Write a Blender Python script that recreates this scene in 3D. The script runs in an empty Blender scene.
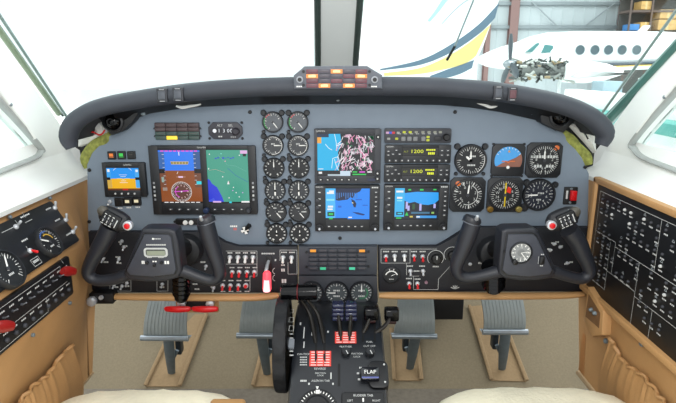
import bpy, bmesh, math, random
from mathutils import Vector, Matrix
from mathutils.geometry import tessellate_polygon
random.seed(7)
SC = bpy.context.scene
COL = SC.collection
PI = math.pi

# ------------------------------------------------------------------ camera, light, exposure
CAM = Vector((0, -1.232, 0.957)); PITCH = math.radians(14.0); FPX = 530.0
cd = bpy.data.cameras.new('camera'); cam = bpy.data.objects.new('camera', cd); COL.objects.link(cam)
cam.location = CAM; cam.rotation_euler = (PI/2 - PITCH, 0, 0)
cd.sensor_width = 36.0; cd.lens = 36.0*FPX/676.0; cd.clip_start = 0.02; cd.clip_end = 300
SC.camera = cam
wd = bpy.data.worlds.new('world'); SC.world = wd; wd.use_nodes = True
bgn = wd.node_tree.nodes['Background']
bgn.inputs[0].default_value = (0.95, 0.98, 1.0, 1); bgn.inputs[1].default_value = 1.5
def area_light(name, loc, target, sx, sy, power, color=(1, 1, 1)):
    l = bpy.data.lights.new(name, 'AREA'); l.shape = 'RECTANGLE'; l.size = sx; l.size_y = sy
    l.energy = power; l.color = color
    o = bpy.data.objects.new(name, l); COL.objects.link(o); o.location = loc
    o.rotation_euler = (Vector(target)-Vector(loc)).to_track_quat('-Z', 'Y').to_euler()
    return o
area_light('camera_fill_light', (0, -1.45, 1.30), (0, 0.1, 0.72), 0.30, 0.20, 7.0, (1, 0.97, 0.93))  # added fill lamp near the camera, giving a flash-like light
for hx, hy, hp in ((-9, 16, 2400), (9, 12, 1900), (24, 16, 2000), (-9, 4, 900), (9, 4, 900)): area_light('hangar_fill_light', (hx, hy, 10.5), (hx, hy+3, 0), 9, 9, hp)  # added out-of-view area lamps that brighten the hangar and its ground
SC.view_settings.view_transform = 'Standard'; SC.view_settings.look = 'None'
SC.view_settings.exposure = 0.0; SC.view_settings.gamma = 1.0; SC.view_settings.use_curve_mapping = False

# ------------------------------------------------------------------ pixel of the photograph -> point on a real plane
FW = Vector((0, math.cos(PITCH), -math.sin(PITCH))); UP = Vector((0, math.sin(PITCH), math.cos(PITCH)))
def ray(px, py): return FW + Vector(((px-338)/FPX, 0, 0)) + UP*((201.5-py)/FPX)
def P(px, py, Y=0.0):
    d = ray(px, py); return CAM + d*((Y-CAM.y)/d.y)
def PX(px, py, X):
    d = ray(px, py); return CAM + d*((X-CAM.x)/d.x)
def PZ(px, py, Z):
    d = ray(px, py); return CAM + d*((Z-CAM.z)/d.z)
def frame(o, x=(1, 0, 0), z=(0, 0, 1)):
    x = Vector(x).normalized(); z = Vector(z); z = (z - x*z.dot(x)).normalized(); y = z.cross(x)
    m = Matrix.Identity(4)
    for i in range(3): m[i][0], m[i][1], m[i][2], m[i][3] = x[i], y[i], z[i], o[i]
    return m
def on(m, px, py):
    o = m.translation; n = Vector((m[0][1], m[1][1], m[2][1])); d = ray(px, py)
    p = CAM + d*((o-CAM).dot(n)/d.dot(n)); q = m.inverted() @ p
    return q.x, q.z
def prect(tl, br, Y=0.0, tr=None, bl=None):
    a = P(*tl, Y); b = P(*br, Y)
    c = P(*(tr or (br[0], tl[1])), Y); d = P(*(bl or (tl[0], br[1])), Y)
    return (a.x+d.x)/2, (b.x+c.x)/2, (b.z+d.z)/2, (a.z+c.z)/2

# ------------------------------------------------------------------ materials
def lin(h):
    h = h.lstrip('#'); r = []
    for i in (0, 2, 4):
        c = int(h[i:i+2], 16)/255; r.append(c/12.92 if c <= .04045 else ((c+.055)/1.055)**2.4)
    return r
MC = {}
def M(h, rough=.5, metal=0, noise=.08, scale=60, bump=0, bscale=200, coat=0):
    k = (h, rough, metal, noise, scale, bump, bscale, coat)
    if k in MC: return MC[k]
    m = bpy.data.materials.new('surface_'+h.strip('#')); m.use_nodes = True; nt = m.node_tree
    b = nt.nodes['Principled BSDF']; c = lin(h)
    b.inputs['Roughness'].default_value = rough; b.inputs['Metallic'].default_value = metal
    b.inputs['Coat Weight'].default_value = coat
    tc = nt.nodes.new('ShaderNodeTexCoord'); n = nt.nodes.new('ShaderNodeTexNoise')
    n.inputs['Scale'].default_value = scale; n.inputs['Detail'].default_value = 4
    nt.links.new(tc.outputs['Object'], n.inputs['Vector'])
    r = nt.nodes.new('ShaderNodeValToRGB')
    r.color_ramp.elements[0].position = .3; r.color_ramp.elements[1].position = .7
    r.color_ramp.elements[0].color = [x*(1-noise) for x in c]+[1]
    r.color_ramp.elements[1].color = [min(1, x*(1+noise)) for x in c]+[1]
    nt.links.new(n.outputs['Fac'], r.inputs['Fac']); nt.links.new(r.outputs['Color'], b.inputs['Base Color'])
    if bump:
        n2 = nt.nodes.new('ShaderNodeTexNoise'); n2.inputs['Scale'].default_value = bscale; n2.inputs['Detail'].default_value = 3
        bp = nt.nodes.new('ShaderNodeBump'); bp.inputs['Strength'].default_value = bump; bp.inputs['Distance'].default_value = .004
        nt.links.new(tc.outputs['Object'], n2.inputs['Vector']); nt.links.new(n2.outputs['Fac'], bp.inputs['Height'])
        nt.links.new(bp.outputs['Normal'], b.inputs['Normal'])
    MC[k] = m; return m
def E(h, s=1.0):
    k = ('E', h, s)
    if k in MC: return MC[k]
    m = bpy.data.materials.new('glow_'+h.strip('#')); m.use_nodes = True; b = m.node_tree.nodes['Principled BSDF']
    b.inputs['Base Color'].default_value = (.01, .01, .012, 1); b.inputs['Roughness'].default_value = .25
    b.inputs['Emission Color'].default_value = lin(h)+[1]; b.inputs['Emission Strength'].default_value = s
    MC[k] = m; return m
def glass_mat(h='#f4fbfa', name='clear_glass', gl=.06):
    m = bpy.data.materials.new(name); m.use_nodes = True; nt = m.node_tree; nt.nodes.clear()
    o = nt.nodes.new('ShaderNodeOutputMaterial'); mx = nt.nodes.new('ShaderNodeMixShader')
    t = nt.nodes.new('ShaderNodeBsdfTransparent'); g = nt.nodes.new('ShaderNodeBsdfGlossy'); g.inputs['Roughness'].default_value = .02
    t.inputs['Color'].default_value = lin(h)+[1]; mx.inputs[0].default_value = gl
    nt.links.new(t.outputs[0], mx.inputs[1]); nt.links.new(g.outputs[0], mx.inputs[2]); nt.links.new(mx.outputs[0], o.inputs[0])
    return m
GREY = M('#7a8795', .6, 0, .03, 30, .05, 400)
DARK = M('#23262d', .5, 0, .12, 40)
SUBP = M('#191b22', .55, 0, .1, 30)
BLACK = M('#0e0f12', .45, 0, .1, 60)
BEZ = M('#1b1d21', .45, 0, .1, 80)
BEZ2 = M('#34363c', .5, 0, .08, 60)
GLOSS = M('#050507', .14, 0, .05, 40)
DIAL = M('#17191c', .5, 0, .1, 80)
DIALG = M('#5d6268', .5, 0, .1, 80)
WHITE = M('#eeeeea', .5, 0, .02)
MARK = M('#c9cbc9', .5, 0, .03)
RED = M('#d3121a', .35, 0, .06)
AMB = M('#d08a2a', .4)
YEL = M('#e0c21e', .4)
LEATH = M('#ae8455', .5, 0, .07, 14, .12, 260)
LEATH2 = M('#bd915f', .5, 0, .06, 14, .12, 260)
LINER = M('#f0f2ee', .55, 0, .02, 8, .04, 300)
SILV = M('#c9ccd0', .3, .45, .06)
STEEL = M('#7f8a90', .45, .55, .12, 25)
RUBB = M('#17181b', .7, 0, .15, 60, .1, 300)
SHIELD = M('#3a3e46', .6, 0, .06, 25, .12, 420)
YOKE = M('#22242b', .42, 0, .06, 50, .05, 500)
CARP = M('#7c725c', .95, 0, .09, 160, .4, 700)
CARPD = M('#6c665a', .95, 0, .14, 70, .5, 500)
CARPL = M('#937d5d', .95, 0, .07, 120, .3, 600)
FLEECE = M('#f1ead0', .95, 0, .09, 14, .5, 160)
SEAL = M('#a4a9a6', .6, 0, .1, 30)
TEAL = M('#4d776f', .4, 0, .1, 12)
LIME = M('#8b9047', .85, 0, .4, 90, .6, 200)
CLOTH = M('#e9e9e4', .8, 0, .05, 40, .3, 150)
GLASS = glass_mat()
GLOSS.node_tree.nodes['Principled BSDF'].inputs['Specular IOR Level'].default_value = .3
LCD = M('#8f9684', .3)

# ------------------------------------------------------------------ mesh builder (world coordinates, or through a frame)
def cat(pts, n=6):
    out = []; L = len(pts)
    for i in range(L-1):
        p0 = pts[max(i-1, 0)]; p1 = pts[i]; p2 = pts[i+1]; p3 = pts[min(i+2, L-1)]
        for k in range(n):
            t = k/n; t2 = t*t; t3 = t2*t
            out.append([.5*((2*b)+(-a+c)*t+(2*a-5*b+4*c-d)*t2+(-a+3*b-3*c+d)*t3) for a, b, c, d in zip(p0, p1, p2, p3)])
    out.append(list(pts[-1])); return out
def rr(x0, x1, z0, z1, r, n=4):
    r = min(r, (x1-x0)/2.01, (z1-z0)/2.01); o = []
    for cx, cz, a in ((x1-r, z1-r, 0), (x0+r, z1-r, 90), (x0+r, z0+r, 180), (x1-r, z0+r, 270)):
        for k in range(n+1):
            t = math.radians(a+90*k/n); o.append((cx+r*math.cos(t), cz+r*math.sin(t)))
    return o
def circ(cx, cz, r, n=24): return [(cx+r*math.cos(2*PI*k/n), cz+r*math.sin(2*PI*k/n)) for k in range(n)]
TXT = {}
def text_geo(s):
    if s in TXT: return TXT[s]
    c = bpy.data.curves.new('placard_text', 'FONT'); c.body = s; c.size = 1; c.resolution_u = 2; c.align_x = 'CENTER'; c.align_y = 'CENTER'
    o = bpy.data.objects.new('placard_text', c); COL.objects.link(o)
    bpy.context.view_layer.update()
    me = bpy.data.meshes.new_from_object(o.evaluated_get(bpy.context.evaluated_depsgraph_get()))
    g = ([(v.co.x, v.co.y) for v in me.vertices], [tuple(p.vertices) for p in me.polygons])
    bpy.data.objects.remove(o); bpy.data.curves.remove(c); bpy.data.meshes.remove(me)
    TXT[s] = g; return g
WM = {}
class MB:
    def __init__(s, fr=None): s.v = []; s.f = []; s.fm = []; s.m = []; s.M = fr or Matrix.Identity(4)
    def mi(s, m):
        if m not in s.m: s.m.append(m)
        return s.m.index(m)
    def add(s, vs, fs, m):
        n = len(s.v); i = s.mi(m)
        for p in vs: s.v.append(s.M @ Vector(p))
        for f in fs: s.f.append([k+n for k in f]); s.fm.append(i)
        return s
    def bm(s, b, m):
        b.verts.ensure_lookup_table()
        for i, v in enumerate(b.verts): v.index = i
        s.add([v.co for v in b.verts], [[v.index for v in f.verts] for f in b.faces], m); b.free(); return s
    def box(s, x0, x1, y0, y1, z0, z1, m, bev=0, seg=2):
        b = bmesh.new(); bmesh.ops.create_cube(b, size=1)
        for v in b.verts: v.co = Vector(((x0+x1)/2+v.co.x*(x1-x0), (y0+y1)/2+v.co.y*(y1-y0), (z0+z1)/2+v.co.z*(z1-z0)))
        if bev: bmesh.ops.bevel(b, geom=b.edges[:], offset=bev, segments=seg, affect='EDGES', profile=.5)
        return s.bm(b, m)
    def prism(s, pts, y0, y1, m, bev=0, seg=2):           # outline in x,z pushed from y0 (back) to y1 (front, nearer -y)
        b = bmesh.new(); vs = [b.verts.new((p[0], y1, p[1])) for p in pts]; f = b.faces.new(vs)
        r = bmesh.ops.extrude_face_region(b, geom=[f])
        for v in r['geom']:
            if isinstance(v, bmesh.types.BMVert): v.co.y = y0
        bmesh.ops.recalc_face_normals(b, faces=b.faces[:])
        if bev:
            b.edges.ensure_lookup_table()
            es = [e for e in b.edges if all(abs(v.co.y-y1) < 1e-7 for v in e.verts)]
            bmesh.ops.bevel(b, geom=es, offset=bev, segments=seg, affect='EDGES', profile=.5)
        return s.bm(b, m)
    def poly(s, pts, y, m): return s.add([(p[0], y, p[1]) for p in pts], [list(range(len(pts)))], m)
    def rect(s, x0, x1, z0, z1, y, m): return s.poly([(x0, z0), (x1, z0), (x1, z1), (x0, z1)], y, m)
    def line(s, pts, w, y, m):
        for (a, b), (c, d) in zip(pts[:-1], pts[1:]):
            L = math.hypot(c-a, d-b) or 1; nx, nz = -(d-b)/L*w/2, (c-a)/L*w/2
            s.poly([(a+nx, b+nz), (c+nx, d+nz), (c-nx, d-nz), (a-nx, b-nz)], y, m)
        return s
    def loop(s, x0, x1, z0, z1, w, y, m): return s.line([(x0, z0), (x1, z0), (x1, z1), (x0, z1), (x0, z0)], w, y, m)
    def arc(s, cx, cz, r, a0, a1, w, y, m, n=16):
        return s.line([(cx+r*math.sin(math.radians(a0+(a1-a0)*k/n)), cz+r*math.cos(math.radians(a0+(a1-a0)*k/n))) for k in range(n+1)], w, y, m)
    def ticks(s, cx, cz, r0, r1, n, a0, a1, w, y, m):
        for k in range(n):
            t = math.radians(a0+(a1-a0)*k/max(1, n-1)); sx, cz_ = math.sin(t), math.cos(t)
            s.line([(cx+r0*sx, cz+r0*cz_), (cx+r1*sx, cz+r1*cz_)], w, y, m)
        return s
    def text(s, t, x, z, h, y, m, sx=1.0):
        g = text_geo(t); return s.add([(x+a*h*sx, y, z+b*h) for a, b in g[0]], g[1], m)
    def greek(s, x, z, w, h, y, m, n=4):                      # lettering too small to read: a row of short bars
        k = w/(n*1.35)
        for i in range(n):
            xx = x-w/2+(i+.5)*w/n; s.rect(xx-k/2, xx+k/2, z-h/2, z+h/2, y, m)
        return s
    def lathe(s, prof, m, c=(0, 0, 0), n=28, cap=True):       # about the local y axis; prof = [(radius, y)]
        vs = []; fs = []
        for r, y in prof:
            for k in range(n): vs.append((c[0]+r*math.cos(2*PI*k/n), c[1]+y, c[2]+r*math.sin(2*PI*k/n)))
        for i in range(len(prof)-1):
            for k in range(n): fs.append([i*n+k, i*n+(k+1) % n, (i+1)*n+(k+1) % n, (i+1)*n+k])
        if cap: fs.append(list(range(n))); fs.append([(len(prof)-1)*n+k for k in range(n)][::-1])
        return s.add(vs, fs, m)
    def disc(s, cx, cz, r, y, m, n=28): return s.poly(circ(cx, cz, r, n), y, m)
    def tube(s, pts, rad, m, n=12, flat=1.0, sm=5, nrm=None, cap=True):
        if not isinstance(rad, (list, tuple)): rad = [rad]*len(pts)
        q = cat([list(p)+[r] for p, r in zip(pts, rad)], sm) if sm > 1 and len(pts) > 2 else [list(p)+[r] for p, r in zip(pts, rad)]
        V = [Vector(p[:3]) for p in q]; vs = []; fs = []; N = None
        for i, p in enumerate(V):
            t = (V[min(i+1, len(V)-1)]-V[max(i-1, 0)]).normalized()
            if N is None:
                N = Vector(nrm) if nrm else (Vector((0, 1, 0)) if abs(t.y) < .9 else Vector((1, 0, 0)))
            N = (N - t*N.dot(t)).normalized(); B = t.cross(N); r = q[i][3]
            for k in range(n):
                a = 2*PI*k/n; vs.append(p+N*(r*flat*math.cos(a))+B*(r*math.sin(a)))
        for i in range(len(V)-1):
            for k in range(n): fs.append([i*n+k, i*n+(k+1) % n, (i+1)*n+(k+1) % n, (i+1)*n+k])
        if cap: fs.append(list(range(n))[::-1]); fs.append([(len(V)-1)*n+k for k in range(n)])
        return s.add(vs, fs, m)
    def cyl(s, a, b, r, m, r2=None, n=20): return s.tube([a, b], [r, r if r2 is None else r2], m, n, 1, 1)
    def ball(s, c, r, m, sc=(1, 1, 1), n=16):
        b = bmesh.new(); bmesh.ops.create_uvsphere(b, u_segments=n, v_segments=n//2, radius=r)
        for v in b.verts: v.co = Vector((c[0]+v.co.x*sc[0], c[1]+v.co.y*sc[1], c[2]+v.co.z*sc[2]))
        return s.bm(b, m)
    def loft(s, rows, m, close=False):
        n = len(rows[0]); vs = [p for r in rows for p in r]; fs = []
        for i in range(len(rows)-1):
            for k in range(n if close else n-1): fs.append([i*n+k, i*n+(k+1) % n, (i+1)*n+(k+1) % n, (i+1)*n+k])
        return s.add(vs, fs, m)
    def screw(s, x, z, r, y, m=None):
        s.lathe([(r, y+.001), (r, y-.0012), (r*.7, y-.002)], m or BEZ, (x, 0, z), 10); return s
    def build(s, name, parent=None, label=None, mods=None):
        me = bpy.data.meshes.new(name); o = bpy.data.objects.new(name, me)
        W = WM[parent.name] if parent else None
        inv = W.inverted() if W else Matrix.Identity(4)
        me.from_pydata([inv @ v for v in s.v], [], s.f)
        for m in s.m: me.materials.append(m)
        me.polygons.foreach_set('material_index', s.fm)
        me.polygons.foreach_set('use_smooth', [True]*len(s.f)); me.update()
        b = bmesh.new(); b.from_mesh(me); bmesh.ops.recalc_face_normals(b, faces=b.faces[:]); b.to_mesh(me); b.free()
        me.set_sharp_from_angle(angle=math.radians(38))
        COL.objects.link(o)
        if parent: o.parent = parent; WM[o.name] = W
        else: WM[o.name] = Matrix.Identity(4)
        if label: o['label'] = label
        return o
def T(name, label, cat_, fr, group=None):
    if not isinstance(fr, Matrix): fr = Matrix.Translation(Vector(fr))
    o = bpy.data.objects.new(name, None); COL.objects.link(o); o.matrix_basis = fr; o.empty_display_size = .02
    o['label'] = label; o['category'] = cat_
    if group: o['group'] = group
    WM[o.name] = fr.copy(); return o
def tag(o, label, cat_, group=None):
    o['label'] = label; o['category'] = cat_
    if group: o['group'] = group
    return o
def struct(o): o['kind'] = 'structure'; return o
def pf(px, py, Y=0.0): return frame(P(px, py, Y))

# ================================================================== THE SETTING
# floor: flat aft part, then the footwell ramp up to the firewall
def ramp(px, py):
    d = ray(px, py); t = (0.5*(CAM.y-.216)-CAM.z)/(d.z-.5*d.y); return CAM+d*t
b = MB(); b.box(-.9, .9, -1.0, .216, -.03, 0, CARPD)
fl = struct(b.build('floor'))
b = MB(); b.loft([[(-.9, .216, 0), (.9, .216, 0)], [(-.9, .80, .292), (.9, .80, .292)], [(-.9, .86, .55), (.9, .86, .55)],
                  [(-.9, .86, .5), (.9, .86, .5)], [(-.9, .82, .25), (.9, .82, .25)], [(-.9, .22, -.03), (.9, .22, -.03)]], CARP)
b.build('footwell_ramp', fl)
# worn lighter channels the pedals run in
def strip(pts, m=CARPL):
    b = MB(); n = Vector((0, -.447, .894)); q = [ramp(*p)+n*.004 for p in pts]; r = [p-n*.006 for p in q]; k = len(q)
    b.add(q+r, [list(range(k))]+[[i, (i+1) % k, k+(i+1) % k, k+i] for i in range(k)], m)
    o = b.build('pedal_channel', fl); e = [p+n*.006 for p in q]; k2 = max(range(k), key=lambda i: q[i].x); c = MB(); c.tube([e[1], e[2]], .007, m, 8, .7, 1); c.tube([e[0], e[-1]], .006, m, 8, .7, 1); c.build('channel_ridge', o); return o
strip([(146, 387), (180, 387), (207, 315), (195, 315), (166, 344)])
strip([(253, 387), (276, 387), (279, 330), (268, 330)])
strip([(394, 381), (421, 381), (416, 330), (391, 330)])
strip([(491, 381), (526, 382), (506, 330), (481, 306), (469, 307)])

# firewall closing the footwell
b = MB(); b.box(-.9, .9, .86, .88, .4, .70, BLACK); struct(b.build('wall_front'))

# side walls: white liner with the side window opening, extruded outward
def poly_hole(outer, hole, X, th, m, mb):
    # planes X, polygons in (y,z)
    sg = 1 if X > 0 else -1
    loops = [[Vector((y, z, 0)) for y, z in outer], [Vector((y, z, 0)) for y, z in hole]]
    tri = tessellate_polygon(loops); al = outer+hole; n = len(al)
    vs = [(X, y, z) for y, z in al]+[(X+sg*th, y, z) for y, z in al]
    fs = [list(t) for t in tri]+[[k+n for k in t] for t in tri]
    for L, o in ((len(outer), 0), (len(hole), len(outer))):
        for k in range(L): fs.append([o+k, o+(k+1) % L, n+o+(k+1) % L, n+o+k])
    mb.add(vs, fs, m)
def side(sg):
    X = sg*.655
    if sg < 0:
        post = [(62, 127), (36, 90), (0, 38)]; win = [(0, 104), (38.0, 146), (39, 152), (33, 158), (0, 171)]
    else:
        post = [(614, 124), (661, 60), (676, 40)]; win = [(676, 93), (635, 140), (635.5, 149), (645, 158), (676, 170)]
    a, b_, c = [PX(*p, X) for p in post]
    e = c + (c-a)*1.2
    outer = [(.12, .66), (.12, .79), (a.y+.02, a.z-.03), (a.y, a.z), (c.y, c.z), (e.y, e.z), (e.y-.5, e.z+.05), (-1.1, e.z+.05), (-1.1, .66)]
    w = [PX(*p, X) for p in win]
    top = w[0]; d1 = (w[0]-w[1]).normalized(); t = top+d1*.22
    d2 = (w[-1]-w[-2]).normalized(); u = w[-1]+d2*.32
    ctr = [(t.y-.02, t.z), (top.y, top.z)]+[(p.y, p.z) for p in w[1:4]]+[(w[-1].y, w[-1].z), (u.y, u.z), (u.y-.03, u.z+.04), (t.y-.10, t.z+.01)]
    ctr2 = cat([list(p) for p in ctr]+[list(ctr[0])], 4)[:-1]; ctr2 = [tuple(p) for p in ctr2]
    mb = MB(); poly_hole(outer, ctr2, X, .03, LINER, mb)
    wl = struct(mb.build('wall_left' if sg < 0 else 'wall_right'))
    # rubber seal around the window, pane, latch rail
    mb = MB(); pts = [(X-sg*.002, y, z) for y, z in ctr2]; mb.tube(pts+[pts[0], pts[1]], .0085, SEAL, 8, .6, 1); wf = struct(mb.build('trim_1' if sg < 0 else 'trim_2'))
    mb = MB(); n = len(ctr2); mb.add([(X+sg*.02, y, z) for y, z in ctr2]+[(X+sg*.024, y, z) for y, z in ctr2], [list(range(n)), list(range(n, 2*n))]+[[i, (i+1) % n, n+(i+1) % n, n+i] for i in range(n)], GLASS)
    struct(mb.build('window_3' if sg < 0 else 'window_4'))
    mb = MB(); q = [PX(*p, X-sg*.006) for p in ([(2, 96), (34, 138)] if sg < 0 else [(674, 88), (638, 132)])]
    q.insert(0, q[0]+(q[0]-q[1])*.8); mb.tube([q[0], q[2]], .006, LINER, 8, .7, 1)
    for k in (.25, .55): p = q[0].lerp(q[2], k); mb.ball((p.x-sg*.004, p.y, p.z), .004, STEEL, (1, 1, 1), 8)
    mb.build('window_rail', wf)
    # sill ledge: rounded shelf between liner and leather
    mb = MB(); prof = [(sg*.66, .80), (sg*.655, .765), (sg*.645, .74), (sg*.628, .726), (sg*.607, .718), (sg*.60, .71), (sg*.603, .70), (sg*.66, .695)]
    mb.loft([[(x, y, z) for x, z in prof] for y in (.06, .02, -.5, -1.05)], LINER)
    mb.add([(x, .06, z) for x, z in prof], [list(range(len(prof)))], LINER)
    mb.build('window_sill', wl)
    # teal glazing strip and thin outer bead along the raked windshield post
    mb = MB()
    if sg < 0: A, B = [(-1, 30), (59, 114)], [(0, 16), (66, 116)]
    else: A, B = [(676, 48), (607, 122)], [(668, 22), (603, 112)]
    p, q = [PX(*k, sg*.66) for k in A]; p = q+(p-q)*1.9
    mb.tube([p, q], .0125 if sg > 0 else .0065, TEAL if sg > 0 else M('#7f9078', .4), 8, 1, 1); s1 = struct(mb.build('trim_3' if sg < 0 else 'trim_4'))
    mb = MB(); p2, q2 = [PX(*k, sg*.665) for k in ([(-2, 24), (63, 116)] if sg < 0 else [(672, 45), (603, 119)])]; p2 = q2+(p2-q2)*1.9
    mb.tube([p2, q2], .0025, RUBB, 6, 1, 1); mb.build('rubber_edge', s1)
    mb = MB(); p3, q3 = [PX(*k, sg*.70) for k in B]; p3 = q3+(p3-q3)*1.9
    mb.tube([p3, q3], .0035, M('#7d8a86', .4), 6, 1, 1); mb.build('glazing_bead', s1)
    return q2, p2
sl = side(-1); sr = side(1)
# centre post, raked aft as it rises: pale cover with a dark seal on either edge
def cpost(px, py, Y): return P(px, py, Y)
Yb, Yt = .34, .16
b = MB(); rows = []
for (xl, xr, py, Y) in ((313, 362, 84, Yb+.02), (314.5, 361, 62, Yb-.02), (312.5, 365, 0, Yt), (311, 367, -40, Yt-.10)):
    L = P(xl+6, py, Y); R = P(xr-6, py, Y); rows.append([(L.x, Y+.05, L.z), (L.x, Y, L.z), (R.x, Y, R.z), (R.x, Y+.05, R.z)])
b.loft(rows, LINER, True); post = struct(b.build('trim_5'))
for i in (0, 1):
    b = MB(); q = []
    for (xl, xr, py, Y) in ((314.5, 359, 84, Yb+.02), (314.5, 359, 62, Yb-.02), (314, 363.5, 0, Yt), (313, 366, -40, Yt-.10)):
        p = P((xl+3.5) if i == 0 else (xr-3.5), py, Y); q.append((p.x, Y+.004, p.z))
    b.tube(q, .0095, M('#3f4a45', .5), 8, 1, 1); b.build('rubber_seal', post)
# windshield panes
def pane(name, a, b_, c, d):
    mb = MB(); th = Vector((0, .004, .003)); q = [Vector(k) for k in (a, b_, c, d)]
    mb.add(q+[k+th for k in q], [[0, 1, 2, 3], [4, 5, 6, 7], [0, 1, 5, 4], [1, 2, 6, 5], [2, 3, 7, 6], [3, 0, 4, 7]], GLASS)
    return struct(mb.build(name))
for nm, sg, s_ in (('window_1', -1, sl), ('window_2', 1, sr)):
    cb = P(338+sg*22, 88, Yb+.03); ct = P(338+sg*27, -60, Yt-.12)
    o0, o1 = s_
    pane(nm, cb, (o0.x, o0.y+.01, o0.z-.02), (o1.x, o1.y+.01, o1.z), ct)

# ---- exterior: bright hangar
b = MB(); b.box(-40, 60, 1.6, 60, -1.4, -1.3, M('#f2f4f2', .5, 0, .03, .5)); struct(b.build('floor'))
HY = 30.0
HW = M('#c2c9cc', .5, 0, .02, 2)
b = MB(); a = P(478, 75, HY).x; e = P(900, 75, HY).x
b.box(a, e, HY, HY+.2, -1.3, 9, HW)
x = a+.3
while x < e:
    b.box(x, x+.05, HY-.03, HY, -1.3, 9, HW); x += .6
hw = struct(b.build('wall_back'))
def hpt(px, py, Y=HY): return P(px, py, Y)
BROWN = M('#8a6a66', .6)
for i, (x0, x1) in enumerate(((485.5, 490), (508.5, 517), (618, 629))):
    c = MB(); A = hpt(x0, 40, HY-.4); B = hpt(x1, 40, HY-.4)
    c.box(A.x, B.x, HY-.45, HY-.42, -1.3, 9, BROWN); c.box(A.x, B.x, HY-.1, HY-.07, -1.3, 9, BROWN)
    m_ = (A.x+B.x)/2; c.box(m_-.02, m_+.02, HY-.42, HY-.1, -1.3, 9, BROWN)
    tag(c.build('steel_column'), ['slim reddish steel hangar column left of the other two, against the fin edge', 'reddish steel hangar column behind the propeller of the parked aeroplane', 'wide reddish steel hangar column beside the storage shelves'][i], 'column', 'hangar wall columns')
for i, py in enumerate((3.5, 27)):
    c = MB(); z = hpt(560, py, HY-.2).z; c.box(hpt(487, 9, HY).x, hpt(625, 9, HY).x, HY-.24, HY-.05, z-.09, z+.09, M('#8d9498', .5), .02)
    tag(c.build('wall_girt'), ['horizontal grey wall girt at the top of the hangar view', 'lower horizontal grey wall girt just above the parked aeroplane'][i], 'beam', 'hangar wall girts')
for i, (p, q) in enumerate((((532, 2), (556, 25)), ((615, 3), (586, 25)))):
    c = MB(); A = hpt(*p, HY-.3); B = hpt(*q, HY-.3); c.cyl(A, B, .035, M('#9aa0a4', .5))
    tag(c.build('wall_brace'), ['thin diagonal brace slanting down to the right on the hangar wall', 'thin diagonal brace slanting down to the left on the hangar wall'][i], 'brace', 'hangar wall braces')
# storage shelf with cartons at upper right
SY = 26.0
def sbox(name, lab, ct, tl, br, m, Y=SY, d=.7, g=None):
    A = P(*tl, Y); B = P(*br, Y); c = MB(); c.box(A.x, B.x, Y, Y+d, B.z, A.z, m, .015)
    A2 = (A.x+B.x)/2
    if name == 'cardboard_box': c.box(A2-.05, A2+.05, Y-.004, Y, B.z, A.z, M('#c9ab78', .5)); c.box(A.x, B.x, Y-.003, Y, (A.z+B.z)/2-.01, (A.z+B.z)/2+.01, M('#9d7c4a', .6))
    return tag(c.build(name), lab, ct, g)
sh = T('storage_shelf', 'tall dark storage rack at the right of the hangar holding cartons', 'shelf', P(660, 60, SY))
SHM = M('#5a4a44', .6)
for py in (31, 10, -8):
    c = MB(); A = P(629, py, SY-.05); B = P(720, py, SY-.05); c.box(A.x, B.x, SY-.05, SY+.9, A.z-.1, A.z, SHM, .01); c.build('shelf_board', sh)
for px in (630.5, 652, 690):
    c = MB(); A = P(px, 10, SY-.05); c.box(A.x-.04, A.x+.04, SY-.1, SY-.05, -1.3, 6, SHM); c.build('upright', sh)
c = MB(); A = P(629, 10, SY); B = P(720, 10, SY); c.box(A.x, B.x, SY+.9, SY+.95, -1.3, 6, M('#4c4a48', .7)); c.build('back_panel', sh)
CB = M('#c39a5c', .7, 0, .08, 3)
for tl, br, lb in (((661, 9.5), (676, 18.5), 'upper wide cardboard carton on the rack shelf at the right edge'), ((659, 19.5), (676, 30), 'lower wide cardboard carton on the rack shelf at the right edge'),
                   ((641, 22), (650, 30.5), 'small cardboard carton beside the blue bin on the rack'), ((642, 1), (651, 9.5), 'single cardboard carton on the upper rack shelf')):
    sbox('cardboard_box', lb, 'box', tl, br, CB, SY, .7, 'cartons on the hangar rack')
sbox('storage_bin', 'blue storage bin on the hangar rack', 'bin', (630, 24), (639, 30.5), M('#3c78b4', .5))

# parked aeroplane side-on (nose left)
AY = 20.0
def ap(px, py, dy=0): return P(px, py, AY+dy)
WH = M('#f1f3f2', .35, 0, .01, 2)
pl = T('parked_aeroplane', 'white twin-engined aeroplane with a row of round cabin windows parked in the hangar', 'aeroplane', Vector((ap(590, 60).x, AY, -1.3)))
ax = [(478, 60, .12), (486, 59.5, .28), (500, 58, .45), (515, 56.5, .58), (528, 54, .70), (545, 52, .78), (575, 51, .80), (620, 51, .80), (660, 50.5, .76), (700, 48, .55), (760, 42, .25)]
b = MB(); rows = []
for px, py, r in ax:
    c = P(px, py, AY+.8); rows.append([(c.x, AY+.8+r*math.cos(2*PI*k/28), c.z+r*.95*math.sin(2*PI*k/28)) for k in range(28)])
b.loft(rows, WH, True); b.add(rows[0], [list(range(28))], WH)
b.build('fuselage', pl)
for i, px in enumerate((580, 594.8, 608.4, 622, 636.6)):
    c = ap(px, 50, -.01); f_ = MB(frame((c.x, AY-.01, c.z))); f_.lathe([(.215, .06), (.215, -.02), (.18, -.02), (.18, .02)], M('#b9bfc0', .4), n=24, cap=False)
    w_ = f_.build('cabin_window', pl); f_ = MB(frame((c.x, AY, c.z))); f_.disc(0, 0, .185, .0, M('#4c5a60', .15)); f_.build('pane', w_)
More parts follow.
